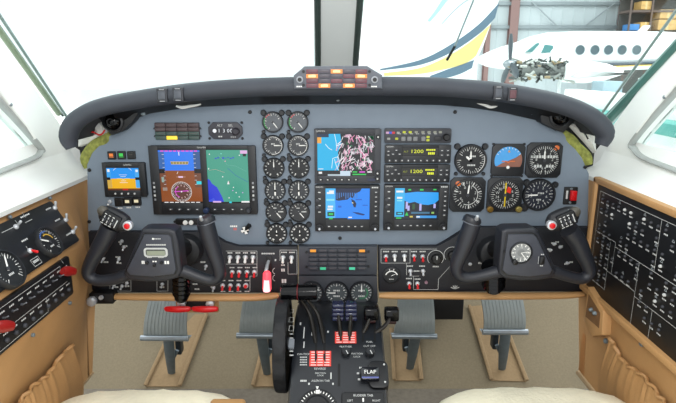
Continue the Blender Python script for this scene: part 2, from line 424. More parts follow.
for pts in (((526, 52), (532, 52), (540, 43), (537, 43)), ((541, 53), (553, 52.5), (553, 45.5), (545, 44.5))):
    c = MB(); q = [ap(*p, .05) for p in pts]; c.prism([(k.x, k.z) for k in q], AY+.25, AY+.03, M('#4c7c7c', .12)); c.build('cockpit_window', pl)
c = MB(); c.prism([(p.x, p.z) for p in (ap(587, 64), ap(676, 60.5), ap(676, 62.2), ap(587, 66))], AY+.3, AY-.02, M('#4c5560', .5)); c.build('dark_stripe', pl)
c = MB(); c.prism([(p.x, p.z) for p in (ap(587, 67), ap(676, 63.5), ap(676, 64.7), ap(587, 68.3))], AY+.3, AY-.02, M('#c9a85c', .5)); c.build('gold_stripe', pl)
c = MB(); q = [ap(*p, .6) for p in ((700, 40), (648, 37), (655, 22), (700, 0))]; c.prism([(k.x, k.z) for k in ((ap(641, 38), ap(652, 38), ap(662, 24), ap(655, 24)))], AY+.84, AY+.76, WH); c.build('fin_fillet', pl)
# near wing and nacelle
c = MB(); A = ap(568, 73, -2); B = ap(668, 68, -1)
c.loft([[(A.x, AY-2.2, A.z-.12), (A.x+.3, AY-2.2, A.z+.10), (A.x+2.2, AY-2.2, A.z-.02), (A.x+.3, AY-2.2, A.z-.2)],
        [(A.x, AY+.8, A.z-.12), (A.x+.3, AY+.8, A.z+.12), (A.x+3.2, AY+.8, A.z), (A.x+.3, AY+.8, A.z-.25)]], WH, True); c.build('wing', pl)
c = MB(); rows = []
for px, py, r in ((562, 72, .36), (570, 71, .42), (585, 72, .40), (605, 72, .30), (622, 72, .10)):
    k_ = P(px, py, AY-1.6); rows.append([(k_.x, AY-1.6+r*math.cos(2*PI*k/18), k_.z+r*math.sin(2*PI*k/18)) for k in range(18)])
c.loft(rows, WH, True); c.add(rows[0], [list(range(18))], WH); c.build('nacelle', pl)
c = MB(); rnd = random.Random(3)
c.cyl(P(520, 70, AY-1.6), P(563, 71, AY-1.6), .26, M('#6d6f6c', .5, .3), n=12)
for k in range(150):
    p = P(rnd.uniform(514, 566), rnd.uniform(61, 80), AY-1.6+rnd.uniform(-.35, .2)); q = p+Vector((rnd.uniform(-.35, .35), rnd.uniform(-.1, .1), rnd.uniform(-.2, .2)))
    c.cyl(p, q, rnd.uniform(.02, .06), M(rnd.choice(['#4a4e4c', '#7d817c', '#a8aaa4', '#3a3c3a', '#8c7a5c']), .5), n=6)
c.build('exposed_engine', pl)
c = MB(); hub = P(510, 64, AY-1.6); c.ball(hub, .17, M('#8a9094', .3, .5), (1.5, 1, 1))
for a_ in (8, 128, 248):
    d_ = Vector((0, math.sin(math.radians(a_)), math.cos(math.radians(a_)))); c.tube([hub, hub+d_*.3, hub+d_*.75, hub+d_*1.05], [.07, .15, .19, .10], M('#3c444a', .4), 8, .35, 3, nrm=(1, 0, 0))
c.build('propeller', pl)
for px in (560, 640):
    c = MB(); A = P(px, 78, AY-1.4); c.cyl(A, (A.x, A.y, -1.0), .06, M('#d8dcdc', .4), n=10); c.cyl((A.x, A.y-.1, -1.02), (A.x, A.y+.1, -1.02), .28, RUBB, n=20); c.build('landing_gear', pl)
# jack stand and cart under the aeroplane
c = MB(); A = P(604, 78, 16); B = P(622, 95, 16); c.box(A.x, B.x, 16, 16.8, -1.3, A.z-.1, M('#8fa3ad', .5), .03)
tag(c.build('tool_cart'), 'blue-grey tool cart standing under the parked aeroplane wing', 'cart')
# another aeroplane nose, far left of it: a big white fin with gold and navy sweep
FY = 11.0
def fp(px, py): p = P(px, py, FY); return (p.x, p.z)
fin = T('tail_fin', 'huge white aircraft tail fin with swept gold and navy stripes outside the right windshield', 'tail fin', Vector((P(440, 60, FY).x, FY, -1.3)))
c = MB(); c.prism([fp(*p) for p in ((330, 110), (330, -60), (560, -120), (500, -2), (484, 45), (468, 78), (462, 110))], FY+.5, FY, WH, .03); c.build('fin_skin', fin)
NAVY = M('#5d7384', .4); GOLD = M('#dcc880', .4)
def band(name, up, lo, m):
    U = cat([list(p) for p in up], 6); L = cat([list(p) for p in lo], 6); c = MB(); n = len(U)
    c.loft([[(fp(*p)[0], FY-.004, fp(*p)[1]) for p in U], [(fp(*p)[0], FY-.004, fp(*p)[1]) for p in L]], m)
    c.build(name, fin)
band('navy_stripe', [(380, 69), (420, 60), (450, 45), (478, 25), (499, 3)], [(380, 70.5), (420, 65), (452, 52), (480, 33), (495, 18)], NAVY)
band('gold_stripe', [(384, 73), (420, 68), (448, 56), (470, 42), (491, 24)], [(384, 76), (420, 74), (450, 68), (466, 63), (476, 56)], GOLD)
band('navy_underline', [(430, 76), (446, 70), (460, 65), (474, 60)], [(430, 80), (446, 78), (460, 74), (472, 68)], NAVY)
band('teal_streak', [(427, 21), (434, 12), (442, 0), (446, -4)], [(430, 22), (438, 13), (448, 0), (452, -4)], M('#a9ccd4', .4))
band('thin_streak', [(441, 24), (452, 12), (462, 3), (470, -2)], [(442, 24.6), (453, 12.8), (463, 4), (471, -1)], M('#a9b6bc', .4))
# windshield wiper of this aircraft
wy = .47
wp = T('windshield_wiper', 'thin windshield wiper arm outside the right windshield in front of the striped fin', 'wiper', P(446, 68, wy))
c = MB(); c.cyl(P(476, -6, wy-.12), P(455, 46, wy-.03), .0028, M('#aab4b8', .4), n=8); c.build('wiper_arm', wp)
c = MB(); c.cyl(P(455, 46, wy-.03), P(447, 60, wy), .004, RUBB, n=8); c.build('wiper_blade', wp)
# hangar things seen low through the right side window
c = MB(); c.box(7.2, 7.6, 7, 16, -1.3, .35, M('#f0f0ee', .5), .05); tag(c.build('low_partition'), 'white low partition outside the right side window', 'partition')
c = MB(); c.box(6.6, 7.19, 5.0, 15, -.35, -.1, M('#3f8f86', .5), .02); tag(c.build('workbench'), 'teal topped bench seen through the right side window', 'bench')

# ================================================================== SIDE CONSOLES
def lerp(a, b_, t): return a+(b_-a)*t
def console(sg, flat, prof, y0, y1, label):
    o = T('side_console', label, 'console', Vector((sg*.62, -.2, .22)))
    b = MB(); rows = []
    for Y, t in ((.045, 0), (-.02, .0), (-.05, .25), (y0, .8), (y0-.03, 1), (-.3, 1), (-.6, 1), (y1, 1)):
        rows.append([(sg*lerp(f[0], p[0], t), Y-(.10*min(1, max(0, (.52-f[1])/.28)) if Y > 0 else .06*min(1, max(0, (.52-f[1])/.28)) if Y > -.03 else .02*min(1, max(0, (.52-f[1])/.28)) if Y > -.06 else 0), lerp(f[1], p[1], t)) for f, p in zip(flat, prof)])
    b.loft(rows, LEATH)
    n = len(flat)
    b.add(rows[0]+[(sg*.68, .045, flat[0][1]), (sg*.68, -.055, flat[-1][1])], [list(range(n))+[n+1, n]], LEATH)
    b.add([(sg*flat[-1][0], -.055, .22), (sg*.68, -.055, .22), (sg*.68, y1, .22), (sg*prof[-1][0], y1, .22)], [[0, 1, 2, 3]], LEATH)
    b.build('leather_body', o); return o
lc = console(-1, [(.606, .703), (.608, .69), (.609, .62), (.610, .58), (.612, .52), (.610, .40), (.612, .22)],
             [(.620, .703), (.612, .688), (.562, .602), (.556, .585), (.555, .50), (.585, .40), (.612, .22)], -.10, -.85, 'tan leather side console at the left with two black switch panels')
rc = console(1, [(.604, .712), (.608, .71), (.608, .62), (.608, .53), (.606, .44), (.602, .33), (.60, .23)],
             [(.606, .712), (.606, .71), (.606, .62), (.606, .53), (.604, .44), (.602, .33), (.60, .23)], -.03, -.85, 'tan leather side console at the right with the breaker panel and a map pocket')
# left: tilted fuel panel
up1 = Vector((-.050, 0, .086)).normalized()
f1 = frame(Vector((-.587, -.30, .645))+Vector((.004, 0, .002)), (0, 1, 0), up1)
x1, z1 = on(f1, 48.3, 202); x2, z2 = on(f1, 80, 240)
zt, zb, xr = z1, z2, (x1+x2)/2
fp_ = T('tilted_switch_panel', 'black tilted panel with round gauges and toggles on the left side console', 'panel', f1)
b = MB(f1); b.prism(rr(xr-.62, xr, zb, zt, .006), .004, -.004, M('#101114', .4), .0015)
for px, py in ((22, 216), (40, 238), (26, 250), (60, 262)):
    x, z = on(f1, px, py); b.line([(x, z-.006), (x, z+.006)], .0008, -.0045, MARK)
x, z = on(f1, 34, 262); b.loop(x-.012, x+.012, z-.008, z+.006, .0008, -.0045, MARK); b.greek(x, z, .018, .005, -.0045, MARK, 5)
x, z = on(f1, 24, 243); b.greek(x, z+.004, .02, .003, -.0045, MARK, 4)
x, z = on(f1, 10, 229); b.line([(x-.03, z), (x+.02, z), (x+.02, z+.01)], .0008, -.0045, MARK)
x, z = on(f1, 27, 222); b.line([(x-.012, z), (x+.012, z)], .0008, -.0045, MARK); b.greek(x, z+.012, .03, .003, -.0045, MARK, 6)
for px, py in ((51, 211), (60, 222), (71, 236)):
    x, z = on(f1, px, py); b.greek(x-.01, z+.006, .02, .003, -.0045, MARK, 4)
b.build('panel_plate', fp_)
# gauges
def simple_gauge(name, label, cat_, fr, R, group=None, style=0, needle=40, black=DIAL, numbers=None, arcs=(), lugs=(), square=False, hub=None, tickn=25, a0=-140, a1=140, needle2=None, nl=.75, words=(), tw=.035):
    t = T(name, label, cat_, fr, group); b = MB(fr)
    if square:
        b.prism([(x*1.0, z) for x, z in [(R*1.04*sx, R*1.04*sz) for sx, sz in ((.8, 1), (1, .8), (1, -.8), (.8, -1), (-.8, -1), (-1, -.8), (-1, .8), (-.8, 1))]], .003, -.006, BEZ, .001)
        b.lathe([(R*.99, -.005), (R*.97, -.009), (R*.90, -.0095), (R*.88, -.0062)], BEZ, n=36, cap=False)
    else: b.lathe([(R, .003), (R, -.007), (R*.96, -.0095), (R*.89, -.0095), (R*.87, -.005)], BEZ, n=36, cap=False)
    for lx, lz, lr in lugs: b.lathe([(lr*R, .002), (lr*R, -.004), (lr*R*.8, -.0065)], BEZ, (lx*R, 0, lz*R), 12); b.box(lx*R*.98-.0005, lx*R*.98+.0005, -.0066, -.006, lz*R-lr*R*.4, lz*R+lr*R*.4, BEZ2)
    b.build('bezel', t)
    yb = -.0062 if square else -.0048
    d = MB(fr); d.disc(0, 0, R*.89, yb, black, 36); y = yb-.0004
    d.ticks(0, 0, R*.68, R*.84, tickn, a0, a1, R*tw*.75, y, MARK)
    d.ticks(0, 0, R*.60, R*.84, (tickn+3)//4, a0, a1, R*tw*1.2, y, WHITE)
    for (r_, b0, b1, w_, m_) in arcs: d.arc(0, 0, r_*R, b0, b1, w_*R, y-.0001, m_)
    if numbers:
        for k, s_ in enumerate(numbers):
            a = math.radians(a0+(a1-a0)*k/max(1, len(numbers)-1)); d.text(s_, R*.47*math.sin(a), R*.47*math.cos(a), R*.23, y, MARK)
    for (w_, wx, wz, wh) in words: d.greek(wx*R, wz*R, R*wh*w_, R*wh, y, MARK, w_)
    d.build('dial', t)
    for i, nd in enumerate([needle] + ([needle2] if needle2 is not None else [])):
        n = MB(fr); a = math.radians(nd); L = R*(nl if i == 0 else nl*.65); w_ = R*.045*(1 if i == 0 else 1.6)
        s_, c_ = math.sin(a), math.cos(a)
        pts = [(-w_*c_-.15*L*s_, w_*s_-.15*L*c_), (w_*c_-.15*L*s_, -w_*s_-.15*L*c_), (w_*.9*c_+.8*L*s_, -w_*.9*s_+.8*L*c_), (L*s_, L*c_), (-w_*.9*c_+.8*L*s_, w_*.9*s_+.8*L*c_)]
        n.prism(pts, y-.0006-.0005*i, y-.0012-.0005*i, WHITE); n.lathe([(R*.1, y), (R*.1, y-.002)], hub or BEZ2, n=12); n.build('needle', t)
    return t
x, z = on(f1, 46, 243); o = f1 @ Vector((x-.004, -.005, z-.001))
simple_gauge('fuel_gauge', 'round gauge toward the front of the tilted left side panel, with coloured face glints', 'gauge', frame(o, (0, 1, 0), up1), .032, 'round gauges on the left side console', needle=-60, arcs=((.7, -60, 20, .08, M('#3c66b0', .4)), (.5, -20, 80, .08, M('#c9a33a', .4))), words=((4, 0, -.3, .1),))
o = f1 @ Vector((x-.142, -.005, z-.004))
simple_gauge('fuel_gauge', 'round gauge at the left edge of the photo on the tilted side panel', 'gauge', frame(o, (0, 1, 0), up1), .036, 'round gauges on the left side console', needle=30, words=((4, 0, -.3, .1),))
def toggle(fr, x, z, parent, m=WHITE, L=.012, ang=-55, r=.0042, y=-.004, red=False, name='toggle_switch', bush=None):
    b = MB(fr); b.lathe([(r, y+.001), (r, y-.002), (r*.75, y-.004), (r*.5, y-.0045)], bush or SILV, (x, 0, z), 12); p = b.build(name, parent)
    b = MB(fr); a = math.radians(ang); tip = (x, y-.004-L*math.cos(a), z+L*math.sin(a))
    L *= .8; tip = (x, y-.004-L*math.cos(a), z+L*math.sin(a)); b.tube([(x, y-.003, z), tip], [r*.36, r*.56], m, 10, 1, 1); b.ball(tip, r*.56, m, (1, 1, 1), 8); b.build('lever', p, 'red switch lever' if m == RED else None); return p
for px, py, a in ((53, 209, 60), (64, 221, 60), (71, 233, 30), (14, 228, 20), (28, 252, -50)):
    x, z = on(f1, px, py); toggle(f1, x, z, fp_, SILV if px != 28 else RED, .013, a, .0052)
for px, py in ((10, 217), (50, 198)):
    p = PX(px, py, -.607); c = MB(frame(p, (0, 1, 0), (-.3, 0, 1))); c.lathe([(.0038, .002), (.0038, -.002), (.0025, -.003)], STEEL, n=12); c.build('screw', lc)
# left: lower vertical breaker panel
f2 = frame(Vector((-.5535, -.3, .55)), (0, 1, 0), (0.0, 0, 1))
x1, z1 = on(f2, 66.8, 256); x2, z2 = on(f2, 73.4, 292.5); xr = (x1+x2)/2; zt, zb = z1, z2
bp = T('breaker_panel', 'black two-row switch panel below the tilted panel at the left', 'panel', f2)
b = MB(f2); b.prism(rr(xr-.6, xr, zb, zt, .006), .005, -.003, M('#121316', .42), .0015); h = zt-zb
for k in range(18):
    x = xr-.02-.026*k; b.greek(x, zb+h*.80, .014, .003, -.0034, MARK, 3); b.greek(x, zb+h*.34, .014, .003, -.0034, MARK, 3)
b.line([(xr-.5, zb+h*.42), (xr-.02, zb+h*.42)], .0008, -.0034, MARK); b.line([(xr-.5, zb+h*.90), (xr-.04, zb+h*.90), (xr-.04, zb+h*.62)], .0008, -.0034, MARK)
b.line([(xr-.10, zb+h*.42), (xr-.10, zb+h*.08), (xr-.5, zb+h*.08)], .0008, -.0034, MARK)
b.build('panel_plate', bp)
for k in range(14):
    x = xr-.02-.026*k
    toggle(f2, x, zb+h*.68, bp, M('#6c6e72', .4), .008, 30, .0026, -.003, bush=BEZ2)
    c = MB(f2); c.lathe([(.0042, -.002), (.0042, -.006), (.003, -.0075)], BEZ2, (x, 0, zb+h*.2), 10); c.build('breaker_button', bp)
for px, py in ((33, 335), (70, 303)):
    p = PX(px, py, -.556); c = MB(frame(p, (0, 1, 0), (0, 0, 1))); c.lathe([(.0038, .002), (.0038, -.002), (.0025, -.003)], STEEL, n=12); c.build('screw', lc)
for (px, py, lab) in ((69, 272, 'red shut-off lever on the left breaker panel toward the front, near the yoke'), (4, 328, 'red shut-off lever on the left breaker panel at the left edge of the photo')):
    p = PX(px, py, -.535); t = T('shutoff_lever', lab, 'lever', frame(Vector((-.5565, p.y, p.z)), (0, 1, 0), (0, 0, 1)), 'red shut-off levers')
    c = MB(WM[t.name]); c.lathe([(.006, 0), (.006, -.010), (.004, -.011)], M('#8e1714', .35), n=14); c.build('pivot', t)
    c = MB(WM[t.name]); c.tube([(-.008, -.014, .004), (.0, -.015, .002), (.012, -.018, -.003), (.022, -.022, -.008)], [.0075, .0098, .0098, .0072], M('#8e1714', .35), 12, .7); c.build('grip', t)
# gathered map pocket on the left console
def pocket(sg, pts, parent, Xf):
    c = MB(); n = 44; rows = []
    for k in range(n+1):
        t = k/n; i = t*(len(pts)-1); j = min(int(i), len(pts)-2); top = Vector(pts[j]).lerp(Vector(pts[j+1]), i-j)
        fold = .0045*math.sin(t*31+2*math.sin(t*9))+.003*math.sin(t*67+1)
        col = []
        for s_ in range(7):
            u = s_/6; col.append((sg*(Xf-.006-.008*math.sin(u*PI)*1.0-abs(fold)*.55*(1-u)*1.2*sg*sg), top.y+.02*math.sin(u*2+t*5)*u, top.z-(top.z-.235)*u+(.004*math.sin(t*60) if s_ == 0 else 0)))
        rows.append(col)
    c.loft(rows, LEATH); c.build('map_pocket', parent, 'gathered elastic map pocket')
    c = MB(); q = []
    for k in range(n*2+1):
        t = k/(n*2); i = t*(len(pts)-1); j = min(int(i), len(pts)-2); top = Vector(pts[j]).lerp(Vector(pts[j+1]), i-j)
        q.append((sg*(Xf-.009-.0025*math.sin(t*50)), top.y, top.z+.002*math.sin(t*47)+.004*math.sin(t*13)))
    c.tube(q, .0042, LEATH, 8, .8, 1); c.build('pocket_hem', parent)
la = [PX(*p, -.575) for p in ((74, 345), (55, 365), (40, 382), (22, 400), (0, 420))]
pocket(-1, [(0, p.y, p.z) for p in la], lc, .585)
ra = [PX(*p, .60) for p in ((612, 338), (622, 356), (640, 372), (660, 392), (676, 410))]
pocket(1, [(0, p.y, p.z) for p in ra], rc, .603)
# right: big breaker panel
f3 = frame(Vector((.602, -.3, .58)), (0, -1, 0), (0, 0, 1))
x1, z1 = on(f3, 601.3, 183.6); x2, z2 = on(f3, 586.5, 284); xl = (x1+x2)/2; zt, zb = z1, z2
c = MB(f3); fw_ = .012
c.prism(rr(xl-.014, xl+.72, zt-.001, zt+.013, .005), .006, -.010, LEATH2, .003); c.prism(rr(xl-.014, xl+.72, zb-.014, zb+.001, .005), .006, -.014, LEATH2, .003); c.prism(rr(xl-.015, xl, zb-.014, zt+.013, .005), .006, -.010, LEATH2, .003)
c.build('raised_border', rc)
cb = T('breaker_panel', 'large black panel filled with rows of breakers on the right side console', 'panel', f3)
b = MB(f3); b.rect(xl, xl+.7, zb, zt, -.0002, BLACK); b.prism(rr(xl, xl+.70, zb, zt, .004), .004, -.004, M('#0f1013', .45), .001)
H_ = zt-zb; Y_ = -.0045
def L3(*pts, w=.0009): b.line([(xl+a*H_, zt-c_*H_) for a, c_ in pts], w, Y_, MARK)
L3((.06, .06), (1.6, .06)); L3((.06, .06), (.06, .90)); L3((.06, .90), (.34, .90)); L3((.34, .45), (.34, .90)); L3((.06, .43), (.42, .43)); L3((.42, .43), (.42, .72)); L3((.34, .72), (.80, .72))
L3((.80, .47), (.80, 1.0)); L3((.42, .47), (1.6, .47)); L3((.80, .76), (1.6, .76)); L3((1.05, .76), (1.05, 1)); L3((1.0, .06), (1.0, .47))
rnd = random.Random(5); spots = []
for r_ in range(9):
    for k in range(13):
        u = .12+.095*k; v = .12+.093*r_
        if (.36 < u < .79 and v > .74) or (u < .36 and v > .88) or (u > .38 and u < .5 and .3 < v < .5): continue
        if rnd.random() < .24: continue
        spots.append((u, v)); b.greek(xl+u*H_, zt-(v+.035)*H_, .013, .003, Y_, MARK, 3)
for u, v in spots[::3]: b.line([(xl+u*H_, zt-(v-.05)*H_), (xl+u*H_+.004, zt-(v-.03)*H_), (xl+u*H_-.004, zt-(v-.03)*H_), (xl+u*H_, zt-(v-.05)*H_)], .0012, Y_, M('#9aa0a4', .5))
b.build('panel_plate', cb)
proto = None
for i, (u, v) in enumerate(spots[:96]):
    lit = i in (4, 5, 6, 13, 14, 33, 51, 60)
    if proto is None or lit:
        c = MB(f3); c.lathe([(.0032, -.003), (.0032, -.0065), (.0022, -.008)], M('#c4c6c4', .5) if lit else BEZ2, (xl+u*H_, 0, zt-v*H_), 10); q = c.build('breaker_button', cb, 'white breaker button' if lit else None)
        if not lit: proto = q; pu, pv = u, v
    else:
        q = proto.copy(); COL.objects.link(q); q.parent = cb; q.location = ((u-pu)*H_, 0, -(v-pv)*H_); WM[q.name] = WM[cb.name]
# small tray with switches below the breaker panel, screw
p = PX(600, 312, .595); t0 = frame(p, (0, -1, 0), (0, 0, 1))
c = MB(t0); c.prism([(-.046, .042), (.034, .018), (.040, -.036), (.0, -.062), (-.05, -.045)], .02, -.012, LEATH2, .004); c.build('outlet_tray', rc)
c = MB(t0); c.prism([(-.036, .028), (.024, .010), (.028, -.026), (-.038, -.030)], .0, -.0125, M('#7d5a38', .7)); c.build('tray_recess', rc)
for dx in (-.012, .006): c = MB(t0); c.lathe([(.005, -.012), (.005, -.017), (.003, -.02)], STEEL, (dx, 0, 0), 12); c.build('outlet_knob', rc)
for px, py in ((642, 343.5), (606, 341)):
    p = PX(px, py, .601); c = MB(frame(p, (0, -1, 0), (0, 0, 1))); c.lathe([(.006, .002), (.006, -.003), (.003, -.005)], STEEL, n=12); c.build('screw', rc)
for sg, pts in ((-1, ((97, 374), (60, 411))), (1, ((576, 364), (620, 408)))):
    c = MB(); c.tube([(sg*(.612 if sg < 0 else .6), -.05, .222), (sg*(.612 if sg < 0 else .6), -.8, .222)], .003 if sg < 0 else .006, CARPL, 8, 1, 1); c.build('carpet_edge', lc if sg < 0 else rc)

# ================================================================== INSTRUMENT PANEL
ip = T('instrument_panel', 'wide blue-grey metal instrument panel spanning the cockpit', 'panel', Vector((0, 0, .6)))
out = [(88, 231), (87, 165), (92, 153), (106, 139), (118, 129), (130, 112), (160, 100), (270, 94), (400, 94), (500, 100), (545, 110), (556, 126), (564, 134), (582, 158), (589, 174), (588, 226),
       (480, 226), (462, 229), (448, 238), (436, 245), (238, 245), (226, 242), (214, 235), (200, 231)]
b = MB(); b.prism([(P(*p).x, P(*p).z) for p in out], .012, 0, GREY, .0012); b.build('panel_face', ip)
for px, py in ((89.5, 221.5), (89.5, 170), (585, 167), (340, 238), (250, 112), (455, 112)):
    c = MB(pf(px, py)); c.lathe([(.0042, .001), (.0042, -.0025), (.003, -.0035)], BLACK, n=12); c.build('screw', ip)
# "placards" painted on panel
c = MB(pf(548, 160)); c.greek(0, -.004, .024, .004, -.0006, WHITE, 5); c.greek(.001, .003, .012, .006, -.0006, RED, 2); c.build('placard', ip, 'small red and white placard')
c = MB(pf(235, 227)); c.greek(-.003, .002, .018, .004, -.0006, WHITE, 4); c.rect(-.004, .004, -.008, -.002, -.0006, M('#c06a6a', .5)); c.build('placard', ip)

EG = 'engine gauges in two columns'
lugs4 = ((-.86, .86, .28), (.86, .86, .28), (-.9, -.92, .18), (.2, -1.0, .0001))
cols = [[(272.9, 121.9), (273.2, 145.3), (274.1, 167.9), (275.3, 190.3), (276.3, 211.7), (276.9, 233)], [(297.9, 121.9), (298.1, 145.3), (299, 167.7), (298.9, 190.3), (299.3, 211.7), (299.9, 233)]]
nm = ['temperature gauge', 'torque gauge', 'propeller speed gauge', 'turbine speed gauge', 'fuel flow gauge', 'oil gauge']
rown = ['topmost', 'second from the top', 'third from the top', 'fourth from the top', 'fifth from the top', 'bottom']
GA = M('#2f9a4a', .4)
sp = [dict(needle=142, black=DIALG, tickn=13, a0=-150, a1=60, arcs=((.8, -140, -60, .08, GA), (.76, -60, -20, .06, RED)), tw=.06), dict(needle=88, black=M('#3c3e42', .5), tickn=21, a0=-200, a1=90, arcs=((.84, -20, 190, .05, WHITE),), tw=.06, words=((3, 0, .15, .12),)),
      dict(needle=0, tickn=13, a0=-150, a1=150, tw=.09, nl=.7), dict(needle=0, black=M('#33363a', .5), tickn=17, a0=-160, a1=160, tw=.08, needle2=178), dict(needle=140, black=M('#2b2d30', .5), tickn=9, a0=-120, a1=60, words=((4, .45, .05, .12), (3, -.1, .4, .1)), tw=.06),
      dict(needle=0, tickn=13, a0=-150, a1=150, tw=.16, nl=.35, needle2=180)]
ends = ['pale, needle to lower right', 'white arc, level needle', 'white pointer straight up', 'upright double needle', 'dark, needle to lower right', 'bold white marks']
for c_ in (0, 1):
    for r_ in range(6):
        px, py = cols[c_][r_]; fr = pf(px, py)
        R = (P(px+10.6, py).x-P(px, py).x)
        simple_gauge('engine_gauge', '%s engine gauge of the %s column, %s' % (rown[r_], ['left', 'right'][c_], ends[r_]), 'gauge', fr, R, EG, lugs=lugs4, **sp[r_])

# copilot flight instruments
def PR(px, py, n): return P(px+n, py).x-P(px, py).x
CG = 'copilot flight instruments'
L4 = ((-.85, .85, .2), (.85, .85, .2), (-.85, -.85, .12), (.85, -.85, .12))
simple_gauge('airspeed_indicator', 'round airspeed indicator at upper left of the copilot instruments, thin white needle up', 'gauge', pf(470.2, 160), PR(470, 160, 16.2), CG, needle=-2, lugs=L4, tickn=33, a0=-60, a1=270, arcs=((.86, 70, 150, .05, WHITE),), nl=.62, needle2=-50, words=((5, .05, -.3, .1), (4, .1, .25, .1)))
a = simple_gauge('altimeter', 'square altimeter at upper right of the copilot instruments with white drum windows', 'gauge', pf(543.3, 160), PR(543, 160, 17), CG, needle=-2, square=True, tickn=41, a0=-170, a1=170, numbers=['6', '7', '8', '9', '0', '1', '2', '3', '4'], nl=.62, words=((6, -.35, .22, .16), (5, .38, .22, .16), (3, -.35, -.34, .16), (3, .35, -.34, .16)))
c = MB(pf(555.6, 147.5)); c.lathe([(.006, -.004), (.006, -.008), (.004, -.009)], E('#e07028', .8), n=12); c.build('warning_flag', a, 'orange flag')
a = simple_gauge('radio_altimeter', 'square dial at lower left of the copilot instruments, white pointer up and orange lamp', 'gauge', pf(467, 194.4), PR(467, 194, 16.8), CG, needle=6, square=True, tickn=31, a0=-120, a1=220, numbers=['4', '2', '0', '1', '2', '3', '4', '5'], arcs=((.6, 20, 200, .04, MARK),), nl=.66)
c = MB(pf(457.5, 183)); c.lathe([(.006, -.004), (.006, -.008), (.004, -.009)], E('#e07028', .8), n=12); c.build('warning_lamp', a, 'orange lamp')
a = simple_gauge('course_indicator', 'square course indicator of the copilot instruments with yellow bar and red flag', 'gauge', pf(504.2, 194.4), PR(504, 194, 16.8), CG, needle=0, square=True, tickn=37, a0=0, a1=350, nl=.2, numbers=['N', '3', '6', 'E', '12', '15', 'S', '21', '24', 'W', '30', '33'])
c = MB(pf(504.2, 194.4)); R = PR(504, 194, 16.8); c.prism([(-.035*R, -.7*R), (.035*R, -.7*R), (.035*R, .75*R), (-.035*R, .75*R)], -.0075, -.0085, YEL); c.build('course_bar', a, 'yellow course bar')
c = MB(pf(504.2, 194.4)); c.prism([(.05*R, .2*R), (.3*R, .1*R), (.34*R, .4*R), (.14*R, .52*R)], -.0075, -.0082, E('#e8301c', .8)); c.build('warning_flag', a, 'red flag')
for sx, m_ in ((-.85, M('#8a6a2c', .35, .5)), (.85, M('#9a8a4a', .35, .5))): c = MB(pf(504.2, 194.4)); c.lathe([(.0075, -.004), (.0075, -.013), (.005, -.015)], m_, (sx*R, 0, -.86*R), 14); c.build('adjustment_knob', a, 'brass coloured knob')
a = simple_gauge('vertical_speed_indicator', 'round dial at lower right of the copilot instruments with needle pointing left', 'gauge', pf(538.3, 194.4), PR(538, 194, 16.4), CG, needle=-92, black=M('#1a1f2c', .45), lugs=((-.8, .75, .22), (.95, .62, .2), (-.8, -.8, .26)), tickn=25, a0=-90, a1=260, numbers=['0', '5', '1', '2', '4', '6', '4', '2', '1', '5'], nl=.7, words=((4, .1, .1, .1), (3, .0, -.3, .1)))
# attitude indicator
fr = pf(507.5, 160); R = PR(507, 160, 16.4)
a = T('attitude_indicator', 'square attitude indicator with blue and brown ball among the copilot instruments', 'gauge', fr, CG)
b = MB(fr); b.prism([(R*sx, R*sz) for sx, sz in ((.8, 1), (1, .8), (1, -.8), (.8, -1), (-.8, -1), (-1, -.8), (-1, .8), (-.8, 1))], .003, -.006, BEZ, .001)
for sx in (-1, 1):
    for sz in (-1, 1): b.screw(sx*R*.93, sz*R*.98, .003, -.002)
b.build('bezel', a)
b = MB(fr); up_ = [(R*.84*math.cos(math.radians(t)), R*.84*math.sin(math.radians(t))) for t in range(-28, 209, 8)]
b.poly(up_, -.0064, M('#4a9fe0', .4, 0, .03)); q = [p for p in up_ if True]
b.poly([(R*.84*math.cos(math.radians(t)), R*.84*math.sin(math.radians(t))) for t in (208, 332, 345, 0, 15, 28)]+[(.45*R, .18*R), (0, -.02*R), (-.35*R, -.15*R)], -.0068, M('#8a5a4a', .5))
b.line([(-.4*R, -.05*R), (-.1*R, -.05*R), (0, -.15*R), (.1*R, -.05*R), (.4*R, -.05*R)], .05*R, -.0073, M('#e07030', .4)); b.ticks(0, 0, R*.72, R*.82, 9, -60, 60, R*.03, -.0073, WHITE)
b.poly([(-.08*R, .5*R), (.08*R, .5*R), (0, .66*R)], -.0074, M('#e0a040', .4)); b.disc(0, -.42*R, .1*R, -.0074, WHITE, 12); b.build('horizon_ball', a)

# ---- flat panel displays
def bez(t, fr, x0, x1, z0, z1, scr, d=.012, m=BEZ, r=.004):
    b = MB(fr)
    sx0, sx1, sz0, sz1 = scr[0]
    # frame bars around screens so the screens sit recessed
    b.prism(rr(x0, x1, z0, z1, r), .004, -d+.003, m, .001)
    if len(scr) == 1:
        for (a0, a1, c0, c1) in ((x0, sx0, z0, z1), (sx1, x1, z0, z1), (sx0, sx1, z0, sz0), (sx0, sx1, sz1, z1)): b.prism([(a0, c0), (a1, c0), (a1, c1), (a0, c1)], -d+.004, -d, m, .0004)
    else:
        s2 = scr[1]
        for (a0, a1, c0, c1) in ((x0, sx0, z0, z1), (sx1, s2[0], z0, z1), (s2[1], x1, z0, z1), (sx0, sx1, z0, sz0), (sx0, sx1, sz1, z1), (s2[0], s2[1], z0, s2[2]), (s2[0], s2[1], s2[3], z1)): b.prism([(a0, c0), (a1, c0), (a1, c1), (a0, c1)], -d+.004, -d, m, .0004)
    return b
def loc_rect(fr, r): o = fr.translation; return (r[0]-o.x, r[1]-o.x, r[2]-o.z, r[3]-o.z)
